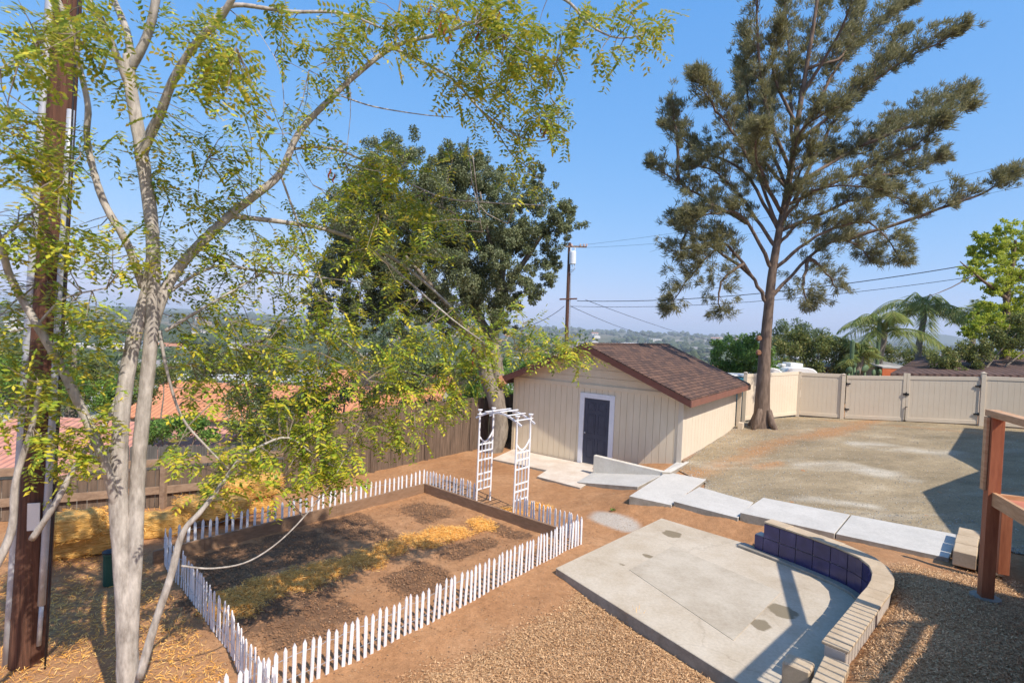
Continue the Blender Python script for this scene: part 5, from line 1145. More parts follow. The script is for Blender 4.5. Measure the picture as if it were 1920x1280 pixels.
fol = [(60,80,60,4.2,16),(130,60,50,4.2,12),(40,230,60,4.3,13),(170,40,50,4.5,8),(330,50,50,4.8,8),(390,130,45,4.6,9),(430,100,50,4.4,10),(450,160,50,4.4,10),(60,330,60,4.3,12),(120,290,50,4.4,8),(205,260,40,4.8,6),(560,40,60,5.3,10),(640,60,60,5.6,12),(700,20,50,5.6,11),(760,50,50,5.8,10),(830,20,50,5.4,12),(900,30,45,5.0,13),(960,50,50,5.2,12),(880,110,45,5.6,9),(960,110,45,5.6,10),(1010,130,50,5.6,10),(930,170,45,5.8,9),(1010,200,40,5.8,10),(900,230,40,6,7),(980,240,45,5.9,10),(1035,225,25,5.8,7),(850,160,40,5.9,7),(1080,60,35,5.5,5),(620,130,50,5.8,9),(590,260,40,5.8,9),(300,320,40,5,6),(430,350,40,5.4,8),(500,230,50,5.5,6),(230,170,30,5,3),(330,260,50,5,7),(430,270,50,5.3,7),(370,420,50,5.3,8),(190,450,50,4.8,9),(240,500,35,4.9,5),(330,470,45,5.2,7),(420,470,50,5.5,11),(500,440,50,5.7,11),(560,470,50,5.9,11),(600,430,50,6,10),(660,350,50,6.1,11),(710,310,45,6.2,10),(760,350,50,6.3,11),(800,440,50,6.4,10),(740,420,50,6.3,11),(690,470,50,6.2,10),(820,390,40,6.5,8),(970,330,35,6,5),(130,600,60,4.7,14),(60,660,60,4.5,14),(180,640,50,4.8,11),(360,640,50,5.3,10),(420,600,50,5.5,12),(480,620,50,5.7,13),(540,590,50,5.8,13),(600,620,50,6,13),(660,640,50,6.2,13),(560,700,55,6,14),(500,680,50,5.8,13),(420,700,50,5.6,11),(350,730,40,5.4,7),(640,700,50,6.2,13),(720,680,50,6.4,13),(780,640,50,6.6,13),(840,620,45,6.7,13),(900,610,45,6.7,15),(960,625,45,6.9,14),(1000,640,40,7,13),(1060,650,35,7.1,9),(1085,675,22,7.2,6),(860,680,50,6.6,14),(930,680,40,6.7,10),(800,720,50,6.5,13),(700,740,50,6.4,13),(620,760,50,6.2,13),(540,770,50,6,12),(470,760,50,5.8,10),(400,890,40,5.4,9),(470,850,40,5.5,10),(560,850,50,5.8,12),(620,840,45,6,11),(560,800,50,6,11),(650,870,40,6,9),(700,800,45,6.3,11),(760,780,45,6.5,9),(830,770,40,6.6,9),(870,740,30,6.6,6),(740,820,35,6.2,5),(610,890,30,5.9,7),(530,890,40,5.7,7),(90,740,55,4.6,10),(30,740,50,4.5,9),(160,780,50,4.8,10),(60,830,55,4.6,7),(150,850,50,4.8,8),(10,580,50,4.4,8),(100,460,55,4.5,8),(20,430,50,4.4,7),(1170,62,28,5.5,6),(1225,55,28,5.5,7),(1140,95,18,5.5,3),(1115,30,18,5.5,3),(330,860,20,5,2),(300,540,25,5.2,4),(1000,60,45,5.4,8),(700,560,45,6.3,8),(760,560,45,6.5,8),(480,540,45,5.7,8)]
LC, LD, LN, LS = [], [], [], []; tw = MB(); yel = []
for (px, py, sr_, d, k) in fol:
    for j in range(int(k*(1.02 if 550 < py < 830 else (1.0 if py < 300 else 1.3))+.5)):
        c_ = an(px+rng.normal(0, sr_*.62), py+rng.normal(0, sr_*.62), d+rng.normal(0, .25)); i = np.argmin(((nodes-c_)**2).sum(1)); b0 = nodes[i]
        dist = np.linalg.norm(c_-b0)
        if dist > .12: 
            mid = (b0+c_)/2+rng.normal(0, .05, 3)*dist; tw.tube([tuple(b0), tuple(mid), tuple(c_)], [.0055, .004, .002], 4, cap=False)
        if dist > .5:
            nodes = np.concatenate([nodes, [mid, c_]])
        base_d = unit(c_-b0+rng.normal(0, .25, 3)+np.array([.15, 0, -.12]))
        ncl = rng.integers(3, 6)
        for q_ in range(ncl):
            st_ = c_-base_d*rng.uniform(0, .16)+rng.normal(0, .03, 3); rd = unit(base_d*.5+rdir(1)[0]*.75+np.array([.12, 0, -.25])); Lr = rng.uniform(.15, .26)
            nr = unit(rdir(1)[0]*.45+np.array([0, 0, 1.0])); sd_ = unit(np.cross(rd, nr)); nlf = rng.integers(5, 8)
            for s_ in range(nlf):
                p = st_+rd*Lr*(s_+1)/nlf+np.array([0, 0, -.05*((s_+1)/nlf)**2])
                for sg_ in (-1, 1):
                    LC.append(p); LD.append(sd_*sg_+rd*.45+np.array([0, 0, -.12])); LN.append(nr); LS.append(rng.uniform(.050, .080))
            LC.append(st_+rd*Lr); LD.append(rd); LN.append(nr); LS.append(.06)
o = tw.build('twigs', MAT['bark_twig'], nt_e); o.matrix_parent_inverse = inv5
LC, LD, LN, LS = map(np.array, (LC, LD, LN, LS)); LN = unit(LN+rng.normal(0, .22, LN.shape))
o = fast_mesh('crown', leaf_quads(LC, LD, LS, LS*.42, LN), 4, MAT['locust'], nt_e); o.matrix_parent_inverse = inv5; print('locust leaflets', len(LC))
for (px, py, d) in [(806, 10, 5.2), (835, 45, 5.2), (843, 60, 5.2), (852, 30, 5.2), (895, 58, 5.2), (935, 20, 5.1), (929, 35, 5.1), (1016, 232, 5.8), (1022, 240, 5.8), (970, 255, 5.9), (950, 150, 5.7), (825, 40, 5.25), (618, 316, 5.9), (626, 325, 5.9), (888, 668, 6.4), (886, 650, 6.4)]:
    c_ = an(px, py, d); m = MB(); P = [tuple(c_+np.array([.012*math.sin(k_*1.3), .0, -.022*k_])) for k_ in range(6)]; m.tube(P, [.002, .010, .012, .012, .010, .003], 6)
    m.v = [(c_[0]+(v[0]-c_[0]), c_[1]+(v[1]-c_[1])*.35, v[2]) for v in m.v]; o = m.build('seed_pod', MAT['pod'], nt_e); o.matrix_parent_inverse = inv5

# ------------------------------------------------------------ shrubs, palms and trees beyond the fences
def bush(name, base, balls, mat, leaf, dens, label, cat='shrub', group=None, trunk=True, flat=.9, n_sub=15):
    """balls: list of (x,y,z,r) world; leaves on many small clumps, woody stems inside"""
    t = empty(name, tuple(base), 0, label, cat, group); inv = Matrix.Translation(-t.location)
    cs, rs = [], []
    for (x, y, z, r_) in balls:
        for k in range(n_sub): cs.append(np.array([x, y, z])+rdir(1)[0]*r_*rng.uniform(.35, .95)); rs.append(r_*rng.uniform(.25, .5))
    rs = np.array(rs); lv = ellipsoid_leaves(np.array(cs), rs, dens*2.2*rs**2+16, leaf, flat=flat, shell=.4)
    o = fast_mesh('foliage' if cat == 'shrub' else 'crown', lv, 4, MAT[mat], t); o.matrix_parent_inverse = inv
    if trunk:
        m = MB()
        for (x, y, z, r_) in balls:
            bx, by = base[0]+rng.normal(0, .08), base[1]+rng.normal(0, .08)
            limb(m, [(bx, by, base[2]-.2), (bx*.6+x*.4, by*.6+y*.4, base[2]*.55+z*.45), (x, y, z)], .05+.035*r_, .015+.008*r_, 7, .01)
        o = m.build('stem' if cat == 'shrub' else 'trunk', MAT['bark_oak'], t, True); o.matrix_parent_inverse = inv
    return t
def pxballs(L, y0):
    out = []
    for (px, py, r, dy) in L: p = gd(px, py, y0+dy); out.append((*p, r*(y0+dy)/1000))
    return out
def pxbush(name, basepx, y0, L, *a, **k):
    b = gd(basepx, 640, y0); return bush(name, (b[0], y0, gz1(b[0], y0)), pxballs(L, y0), *a, **k)
pxbush('citrus_shrub', 1375, 25, [(1360, 668, 34, 0), (1392, 640, 32, .6), (1425, 652, 30, .3), (1400, 690, 34, -.4), (1365, 700, 26, -.2), (1440, 690, 28, 0), (1345, 650, 16, .4)], 'bush', .12, 700, 'large bright green rounded shrub right behind the shed roof', group=None)
pxbush('leafy_shrub', 1530, 27, [(1470, 650, 26, 0), (1500, 645, 34, .5), (1535, 655, 34, 0), (1570, 665, 30, .4), (1600, 675, 24, 0), (1480, 690, 26, -.4), (1530, 695, 26, -.5), (1580, 700, 22, -.4)], 'bush2', .11, 600, 'olive and yellow-green mixed shrub just right of the tall tree trunk')
pxbush('leafy_tree', 1500, 42, [(1470, 625, 24, 0), (1505, 622, 26, 0), (1540, 628, 20, 0), (1490, 650, 26, 0), (1450, 640, 18, 0)], 'bluegum', .13, 330, 'darker grey-green tree rising behind the olive shrub', 'tree')
pxbush('vine_shrub', 1800, 24, [(1765, 672, 22, 0), (1800, 662, 24, .2), (1835, 655, 26, 0), (1870, 640, 30, .3), (1905, 625, 34, 0), (1945, 640, 34, .2), (1790, 690, 16, -.3), (1835, 690, 14, -.3)], 'bush2', .10, 700, 'vine-like shrub spilling over the dark shake roof at the right')
pxbush('leafy_shrub', 1885, 30, [(1870, 600, 26, 0), (1905, 590, 28, 0), (1935, 605, 28, 0), (1895, 620, 26, 0)], 'bush', .12, 480, 'green shrub mass under the lime tree at the right edge')
pxbush('leafy_shrub', 1690, 40, [(1640, 672, 18, 0), (1670, 665, 20, 0), (1700, 672, 20, 0), (1735, 668, 20, 0), (1720, 655, 12, 0)], 'bush2', .12, 420, 'low dark shrub row behind the orange-red eave')
# lime-leaved tree at the right edge
lt = empty('lime_tree', (*gd(1845, 640, 26)[:2], 1.0), 0, 'lime-green airy tree with dark trunk at the right edge', 'tree'); invl = Matrix.Translation(-lt.location)
m = MB(); La = []
def ll(P, a, b): La.append(limb(m, [gd(x, y, 26+d) for x, y, d in P], a, b, 8, .01))
ll([(1885, 700, 0), (1885, 600, 0), (1890, 540, 0), (1900, 490, 0), (1904, 450, 0)], .20, .05)
ll([(1888, 560, 0), (1860, 540, -.5), (1830, 515, -1), (1800, 490, -1)], .1, .02); ll([(1892, 520, 0), (1870, 480, .6), (1850, 445, 1)], .1, .02); ll([(1890, 540, 0), (1930, 500, -.5), (1960, 460, -.5)], .1, .03)
ll([(1830, 515, -1), (1770, 545, -1), (1740, 555, -1)], .03, .01); ll([(1888, 600, 0), (1850, 610, -.6), (1815, 620, -.8)], .06, .02); ll([(1903, 480, 0), (1890, 455, .2), (1884, 440, .2)], .05, .02)
o = m.build('trunk', MAT['bark_dark'], lt, True); o.matrix_parent_inverse = invl
bl_ = pxballs([(1880, 455, 20, 0), (1905, 440, 22, 0), (1850, 470, 16, .5), (1895, 485, 22, .3), (1860, 500, 22, -.3), (1905, 515, 24, -.4), (1835, 520, 16, -.6), (1815, 507, 10, -1), (1875, 535, 20, -.5), (1905, 550, 20, 0), (1855, 455, 12, 0), (1835, 495, 12, .3), (1890, 575, 16, 0), (1915, 600, 20, 0), (1860, 595, 14, -.5), (1838, 600, 14, -.5), (1870, 610, 14, -.5), (1812, 625, 10, -.8), (1940, 480, 26, 0), (1940, 540, 26, 0), (1845, 620, 12, -.5), (1880, 430, 14, 0), (1865, 480, 16, 0), (1890, 520, 22, 0), (1860, 545, 14, -.4), (1900, 640, 24, 0), (1880, 655, 18, 0), (1850, 575, 12, -.4), (1915, 470, 22, .5), (1905, 575, 18, .4), (1830, 610, 12, -.8), (1825, 470, 10, .3), (1840, 445, 10, .4)], 26)
cs, rs = [], []
for (x, y, z, r_) in bl_:
    for k in range(18): cs.append(np.array([x, y, z])+rdir(1)[0]*r_*rng.uniform(.3, 1.4)*np.array([1.2, 1, .95])); rs.append(r_*rng.uniform(.16, .36))
rs = np.array(rs); o = fast_mesh('crown', ellipsoid_leaves(np.array(cs), rs, 1100*rs**2+34, .11, flat=.8, shell=.3), 4, MAT['lime'], lt); o.matrix_parent_inverse = invl

def palm(base, h, crown_r, nf, label, mat='palm', trunk_r=.16, droop=1.0, leaf=.55, dead=2, up=.75, seed=0):
    t = empty('palm_tree', tuple(base), 0, label, 'palm tree'); inv = Matrix.Translation(-t.location); g_ = np.random.default_rng(seed)
    m = MB(); P = [(base[0]+.1*math.sin(k), base[1], base[2]-.2+(h+.2)*k/8) for k in range(9)]; m.tube(P, list(np.linspace(trunk_r*1.25, trunk_r*.8, 9)), 12)
    o = m.build('trunk', MAT['bark_oak'], t, True); o.matrix_parent_inverse = inv; top = np.array(P[-1]); C_, D_, L_, N_ = [], [], [], []; m = MB()
    for f in range(nf):
        az = 2*math.pi*f/nf*1.0+g_.uniform(-.2, .2); el = g_.uniform(-.1, 1.0)*up+.1; d = np.array([math.cos(az)*math.cos(el), math.sin(az)*math.cos(el), math.sin(el)]); R_ = crown_r*g_.uniform(.8, 1.1); pts = []
        for s_ in np.linspace(0, 1, 22): pts.append(top+d*R_*s_+np.array([0, 0, -droop*R_*.62*s_**2.2]))
        pts = np.array(pts); m.tube([tuple(p) for p in pts], list(np.linspace(.035, .008, 22)), 5)
        T_ = np.gradient(pts, axis=0)
        for i in range(3, 22):
            for s2 in range(4):
                fr = g_.uniform(0, 1); p = pts[i-1]+(pts[i]-pts[i-1])*fr; tg = unit(T_[i]); sd_ = unit(np.cross(tg, np.array([0, 0, 1.0])))
                for sg_ in (-1, 1):
                    C_.append(p); D_.append(sd_*sg_*.8+tg*.45+np.array([0, 0, -.55*droop+g_.uniform(-.25, .25)])); L_.append(leaf*(.5+.6*math.sin(math.pi*i/22))*g_.uniform(.8, 1.1)); N_.append(unit(np.array([0, 0, 1.0])+g_.normal(0, .4, 3)))
    o = m.build('frond_ribs', MAT['palm'], t); o.matrix_parent_inverse = inv
    C_, D_, L_, N_ = map(np.array, (C_, D_, L_, N_)); q_ = leaf_quads(C_, D_, L_, .030, N_); o = fast_mesh('fronds', q_, 4, MAT[mat], t); o.matrix_parent_inverse = inv
    return t
def ppalm(px, pytop, y0, *a, **k):
    p = gd(px, pytop, y0); b = gz1(p[0], y0); return palm((p[0], y0, b), p[2]-b, *a, **k)
ppalm(1578, 648, 28, 2.2, 9, 'small feathery palm with arching fronds above the cream gate post', seed=3, trunk_r=.14)
ppalm(1655, 622, 26, 3.0, 15, 'large drooping feathery palm with yellowish fronds behind the double gate', seed=5, up=1.25, droop=1.15, leaf=.75)
ppalm(1730, 582, 29, 3.3, 20, 'tall shaggy palm with heavy drooping fronds between the gate and the lime tree', seed=8, up=1.1, droop=1.3, leaf=.85)
ppalm(1828, 590, 34, 1.7, 14, 'slim palm with dark spiky crown left of the lime tree trunk', seed=9, up=1.4, droop=.7, leaf=.5)
ppalm(1850, 585, 36, 1.6, 12, 'second slim dark palm directly behind the lime tree limb', seed=12, up=1.2, droop=.9, leaf=.5)
ppalm(1610, 668, 24, 1.2, 10, 'low bushy palm behind the cactus and gate', seed=14, up=1.4, droop=.8, leaf=.5)
# prickly pear cactus pads
cc = empty('prickly_pear', (*gd(1600, 700, 23.2)[:2], 1.1), 0, 'prickly pear cactus with flat green pads looking over the gate', 'cactus'); invc = Matrix.Translation(-cc.location); m = MB()
for (px, py, r_, a) in [(1592, 694, .17, .5), (1609, 700, .18, -.5), (1622, 691, .20, .8), (1638, 699, .16, .1), (1603, 684, .13, -.2), (1650, 697, .15, -.7)]:
    p = gd(px, py, 23.2+rng.uniform(-.3, .3)); T = Matrix.Translation(p) @ Matrix.Rotation(rng.uniform(-.8, .8), 4, 'Z') @ Matrix.Rotation(a, 4, 'Y'); n_ = 14
    ring = [(math.cos(2*math.pi*k/n_)*r_*.7, 0, math.sin(2*math.pi*k/n_)*r_) for k in range(n_)]
    vs = [(x*.85, -.04, z*.85) for x, y, z in ring]+ring+[(x*.85, .04, z*.85) for x, y, z in ring]; vs = [tuple(T @ Vector(v)) for v in vs]
    m.add(vs, [tuple(range(n_)), tuple(reversed(range(2*n_, 3*n_)))]+[(k, (k+1) % n_, n_+(k+1) % n_, n_+k) for k in range(n_)]+[(n_+k, n_+(k+1) % n_, 2*n_+(k+1) % n_, 2*n_+k) for k in range(n_)])
    q_ = gd(px+rng.uniform(-4, 4), 735, 23.2); m.tube([tuple(p-np.array([0, 0, r_*.8])), tuple(q_)], .05, 6)
o = m.build('cactus_pads', MAT['cactus'], cc, True); o.matrix_parent_inverse = invc
# tall columnar plants
for i, (px, pt, yy, lb) in enumerate([(1599, 636, 23.6, 'dark column cactus spike left of the large palm'), (1650, 592, 25.6, 'slender bare dark stem standing beside the large palm')]):
    p = gd(px, pt, yy); b = gz1(p[0], yy); m = MB(); m.tube([(p[0], yy, b), (p[0], yy, (b+p[2])/2), (p[0], yy, p[2]-.1), (p[0], yy, p[2])], [.09, .08, .09, .02], 8); o = m.build('column_cactus', MAT['cactus']); tag(o, lb, 'cactus')
# parked campers, roofs and sheds seen over the fence
def camper(px0, px1, pt, y0, label):
    a, b = gd(px0, pt, y0), gd(px1, pt, y0); L_ = b[0]-a[0]; z0 = gz1(a[0], y0); h = a[2]-z0
    t = empty('camper', (a[0]+L_/2, y0+1.5, z0), -.12, label, 'camper'); m = MB()
    prof = [(-L_/2, .5), (L_/2, .5), (L_/2, h-.28), (L_/2-.18, h-.14), (L_/2-.4, h-.10), (-L_/2+.4, h-.10), (-L_/2+.15, h-.16), (-L_/2, h-.34)]
    m.add([(x, -1.1, z) for x, z in prof]+[(x, 1.1, z) for x, z in prof], [tuple(reversed(range(8))), tuple(range(8, 16))]+[(i, (i+1) % 8, 8+(i+1) % 8, 8+i) for i in range(8)]); m.build('body', MAT['rv'], t, bevel=.04)
    m = MB(); m.box(-L_*.18, -.5, h-.10, L_*.22, .5, h+.06); m.box(-L_*.40, -.3, h-.10, -L_*.25, .3, h-.01); m.build('roof_vent', MAT['rv'], t, bevel=.03)
    for x in (-L_*.3, L_*.3):
        m = MB(); m.tube([(x, -1.12, .38), (x, -.9, .38)], .38, 16); m.build('wheel', MAT['steel'], t)
    m = MB(); m.box(-L_*.3, -1.115, h-1.1, L_*.3, -1.095, h-.6); m.build('window', MAT['dkglass'], t)
camper(1440, 1482, 686, 23.8, 'white camper roof glimpsed directly right of the tall tree trunk')
camper(1488, 1548, 685, 23.6, 'white camper with roof vent behind the corner of the cream fence')
def simple_shed(name, px0, px1, pt, ph, y0, dep_, mats, label, cat, roofname='roof'):
    a, b = gd(px0, pt, y0), gd(px1, pt, y0); hb = ph*y0/1000; z0 = gz1((a[0]+b[0])/2, y0+dep_/2)-.3
    t = empty(name, ((a[0]+b[0])/2, y0+dep_/2, z0), 0, label, cat); W2 = (b[0]-a[0])/2; zt = a[2]-z0
    m = MB(); m.add([(-W2, -dep_/2, zt-hb*.2), (W2, -dep_/2, zt-hb*.2), (W2, dep_/2, zt+dep_*.08), (-W2, dep_/2, zt+dep_*.08), (-W2, -dep_/2, zt-hb*.2-.06), (W2, -dep_/2, zt-hb*.2-.06), (W2, dep_/2, zt+dep_*.08-.06), (-W2, dep_/2, zt+dep_*.08-.06)], [(0, 1, 2, 3), (7, 6, 5, 4), (0, 4, 5, 1), (2, 6, 7, 3), (0, 3, 7, 4), (1, 5, 6, 2)]); m.build(roofname, MAT[mats[0]], t)
    m = MB(); m.box(-W2+.02, -dep_/2+.02, zt-hb-.25, W2-.02, -dep_/2+.07, zt-hb*.2-.065); m.build('fascia', MAT[mats[1]], t)
    m = MB(); m.box(-W2+.3, -dep_/2+.35, 0, W2-.3, dep_/2-.3, zt-hb*.2-.1); m.build('wall', MAT[mats[2]], t)
simple_shed('low_shed', 1655, 1712, 684, 16, 25, 3.0, ('greyroof', 'redpaint', 'stucco'), 'low outbuilding with grey roof and orange-red eave behind the double gate', 'shed')
simple_shed('low_shed', 1545, 1640, 684, 14, 27.5, 3.5, ('greyroof', 'fascia', 'fascia'), 'low outbuilding with pale grey roof and dark brown wall behind the cactus', 'shed')
m = MB(); a = gd(1388, 697, 21.6); T = Matrix.Translation(a); m.box(-.7, -.4, -2.0, .5, .4, -.18, T=T); o = m.build('water_tank', MAT['blue'], bevel=.05); tag(o, 'blue covered storage box in the gap between shed and tall tree', 'storage box')
m = MB(); m.box(-.8, -.45, -.179, .55, .45, -.08, T=T); o2 = m.build('lid', MAT['rv'], o, bevel=.03)
# dark shake roof behind the right fence
nr_ = empty('neighbour_house', (*gd(1850, 700, 27)[:2], 1), -.10, 'neighbour house with dark shake roof behind the right part of the fence', 'house')
m = MB(); a = gd(1712, 703, 22.4)-np.array(nr_.location); b = gd(2100, 706, 22.4)-np.array(nr_.location); c = gd(2100, 648, 29)-np.array(nr_.location); d = gd(1722, 668, 29)-np.array(nr_.location)
m.add([a, b, c, d]+[v-np.array([0, 0, .1]) for v in (a, b, c, d)], [(0, 1, 2, 3), (7, 6, 5, 4), (0, 4, 5, 1), (1, 5, 6, 2), (2, 6, 7, 3), (3, 7, 4, 0)]); m.build('roof', MAT['darkroof'], nr_)
m = MB(); m.prism([(a[0]+.4, a[1]+.4), (b[0]-.5, b[1]+.4), (c[0]-.5, c[1]-.3), (d[0]+.5, d[1]-.3)], -1.2, float(a[2]-.1)); m.build('wall', MAT['stucco'], nr_)

# ------------------------------------------------------------ houses and shrubs down the slope on the left
def gable_house(name, cx, cy, ang, L_, W_, z_eave, pitch, roofm, wallm, label, ov=.5, group=None, hgt=3.0, det=True):
    t = empty(name, (cx, cy, z_eave-hgt), ang, label, 'house', group); r = W_/2*pitch; z = hgt; m = MB()
    m.add([(-L_/2, -W_/2, 0), (L_/2, -W_/2, 0), (L_/2, W_/2, 0), (-L_/2, W_/2, 0), (-L_/2, -W_/2, z), (L_/2, -W_/2, z), (L_/2, W_/2, z), (-L_/2, W_/2, z), (-L_/2, 0, z+r), (L_/2, 0, z+r)],
          [(0, 1, 5, 4), (2, 3, 7, 6), (1, 2, 6, 9, 5), (3, 0, 4, 8, 7), (3, 2, 1, 0)]); m.build('wall', wallm, t)
    for sg in (-1, 1):
        m = MB(); X_ = L_/2+ov; y_e = W_/2+ov; ze = z-ov*pitch+.04; zr = z+r+.04
        S_ = math.hypot(y_e, zr-ze)
        # local: x along the ridge, y up the slope, so that tiles follow the roof
        m.add([(-X_, 0, 0), (X_, 0, 0), (X_, S_, 0), (-X_, S_, 0), (-X_, 0, -.12), (X_, 0, -.12), (X_, S_, -.12), (-X_, S_, -.12)], [(0, 1, 2, 3), (7, 6, 5, 4), (0, 4, 5, 1), (1, 5, 6, 2), (2, 6, 7, 3), (3, 7, 4, 0)])
        o = m.build('roof', roofm, t); o.location = (0, sg*y_e, ze); o.rotation_euler = (math.atan2(zr-ze, y_e), 0, 0) if sg < 0 else (math.atan2(zr-ze, y_e), 0, math.pi)
    if det:
        for k in range(int(L_/3)):
            m = MB(); x = -L_/2+1.5+k*3; m.box(x-.6, -W_/2-.03, 1.0, x+.6, -W_/2+.02, 2.2); m.build('window', MAT['dkglass'], t)
    return t
def roofhouse(px0, px1, pe, pr_, y1, y2, roofm, label, ang=0, group=None):
    a = gd(px0, pe[0], y1); b = gd(px1, pe[1], y1); ze = (a[2]+b[2])/2; L_ = abs(b[0]-a[0]); W_ = 2*(y2-y1); c = gd((px0+px1)/2, pr_, y2); pitch = max(.2, (c[2]-ze)/(W_/2)); 
    return gable_house('tiled_house', (a[0]+b[0])/2, y2, ang, L_, W_-1.0, ze, pitch, roofm, MAT['stucco'], label, group=group)
roofhouse(-160, 330, (902, 868), 778, 18, 22, MAT['pinktile'], 'house with faded pink tile roof just beyond the rail fence on the left', -.08)
roofhouse(225, 480, (778, 786), 712, 34, 39.7, MAT['terracotta'], 'house with orange clay tile roof seen between the pale tree stems', .05)
roofhouse(560, 800, (812, 812), 690, 26, 32, MAT['terracotta'], 'house with orange clay tile roof behind the tall board fence', -.1)
pxbush('flowering_shrub', 335, 20, [(300, 800, 28, 0), (335, 805, 30, -.3), (370, 800, 26, 0), (395, 815, 18, -.3), (280, 815, 16, 0)], 'bush', .10, 700, 'bright green shrub above the dark board fence left of centre')
pxbush('dark_shrub', 480, 19, [(450, 790, 30, 0), (480, 770, 34, .4), (500, 810, 30, 0), (450, 740, 28, .5), (490, 720, 26, .6), (530, 790, 26, 0), (560, 760, 22, .4)], 'oakleaf', .10, 700, 'dark shrub rising behind the gap between rail fence and board fence')
pxbush('leafy_shrub', 780, 21, [(760, 770, 24, 0), (800, 765, 26, .3), (730, 775, 18, 0), (830, 770, 20, 0)], 'bluegum', .10, 520, 'grey-green shrub peeping over the board fence left of the arbor')
pxbush('leafy_shrub', 960, 22, [(900, 735, 30, 0), (930, 720, 30, .5), (880, 700, 26, .5), (950, 700, 26, 1), (985, 690, 22, 1), (1010, 680, 18, 1), (960, 745, 22, 0)], 'bush', .11, 600, 'bright green shrub behind the oak trunk at the left end of the shed')
pxbush('slender_tree', 740, 30, [(700, 650, 26, 0), (735, 620, 28, 0), (770, 640, 30, .5), (720, 680, 30, 0), (760, 690, 32, 0), (800, 670, 26, .5), (790, 710, 28, 0), (740, 720, 26, 0), (830, 700, 24, .5)], 'bluegum', .13, 380, 'loose grey-green tree standing behind the orange roof left of the oak', 'tree')
ppalm(1020, 672, 33, 1.5, 12, 'small palm peeking over the left slope of the shed roof', seed=21, up=1.0, leaf=.5)
pxbush('leafy_tree', 120, 26, [(60, 730, 40, 0), (110, 710, 40, .6), (160, 740, 36, 0), (20, 700, 40, .5), (200, 760, 30, 0), (230, 730, 26, .4)], 'bush', .13, 420, 'bushy green tree behind the pink roof left of the pale tree', 'tree')
pxbush('leafy_tree', 420, 45, [(380, 690, 26, 0), (420, 680, 28, 0), (460, 675, 28, 0), (500, 690, 28, 0), (540, 680, 26, 0), (400, 655, 16, 0)], 'oakleaf', .16, 320, 'dark green tree behind the orange roof between the pale stems', 'tree')
pxbush('leafy_shrub', 640, 19.5, [(560, 765, 24, 0), (600, 740, 28, .5), (650, 730, 30, .5), (690, 745, 24, .3), (620, 770, 24, 0), (520, 765, 24, .5)], 'bluegum', .10, 420, 'grey-green shrub behind the corner where rail fence meets board fence')
pxbush('leafy_tree', 300, 27, [(270, 735, 26, 0), (310, 700, 24, .5), (250, 700, 22, .5), (180, 690, 30, .5), (210, 730, 26, 0)], 'bush2', .13, 380, 'olive tree behind the pink roof between the two pale stems', 'tree')
# middle distance trees: a few kinds, copied
kinds = []
for i, (mt, lf, dn, lab) in enumerate([('oakleaf', .30, 40, 'dark round tree scattered in the middle distance below the horizon'), ('bluegum', .30, 40, 'grey-green taller tree scattered in the middle distance below the horizon'), ('bush2', .28, 42, 'olive green spreading tree scattered in the middle distance below the horizon')]):
    t = empty('valley_tree', (0, 0, 0), 0, lab, 'tree', 'trees dotted over the middle distance'); H_ = (5.0, 8.0, 4.5)[i]
    cs, rs = [], []
    for k in range(26): d = rdir(1)[0]*rng.uniform(.3, 1)**.5; cs.append(np.array([d[0]*2.6, d[1]*2.6, H_*.62+d[2]*H_*.36])); rs.append(rng.uniform(.5, .95))
    rs = np.array(rs); fast_mesh('crown', ellipsoid_leaves(np.array(cs), rs, dn*rs**2+14, lf, shell=.4), 4, MAT[mt], t)
    m = MB(); m.tube([(0, 0, -.8), (.1, 0, H_*.3), (0, .1, H_*.65)], [.28, .2, .08], 7); m.build('trunk', MAT['bark_oak'], t); kinds.append(t)
def place_copy(t, loc, rz, s_, first):
    if first: r = t
    else:
        r = t.copy(); C.objects.link(r)
        for ch in list(t.children):
            c = ch.copy(); C.objects.link(c); c.parent = r
    r.location = loc; r.rotation_euler = (0, 0, rz); r.scale = (s_, s_, s_); return r
rr = np.random.default_rng(5); used = set(); n_t = 0
while n_t < 210:
    r_ = math.exp(rr.uniform(math.log(50), math.log(520))); a = rr.uniform(-.80, .80); x, y = r_*math.sin(a), r_*math.cos(a)
    if a > .30 and r_ < 70: continue
    k = rr.integers(0, 3); z = gz1(x, y); place_copy(kinds[k], (x, y, z), rr.uniform(0, 6), rr.uniform(.7, 1.5), k not in used); used.add(k); n_t += 1
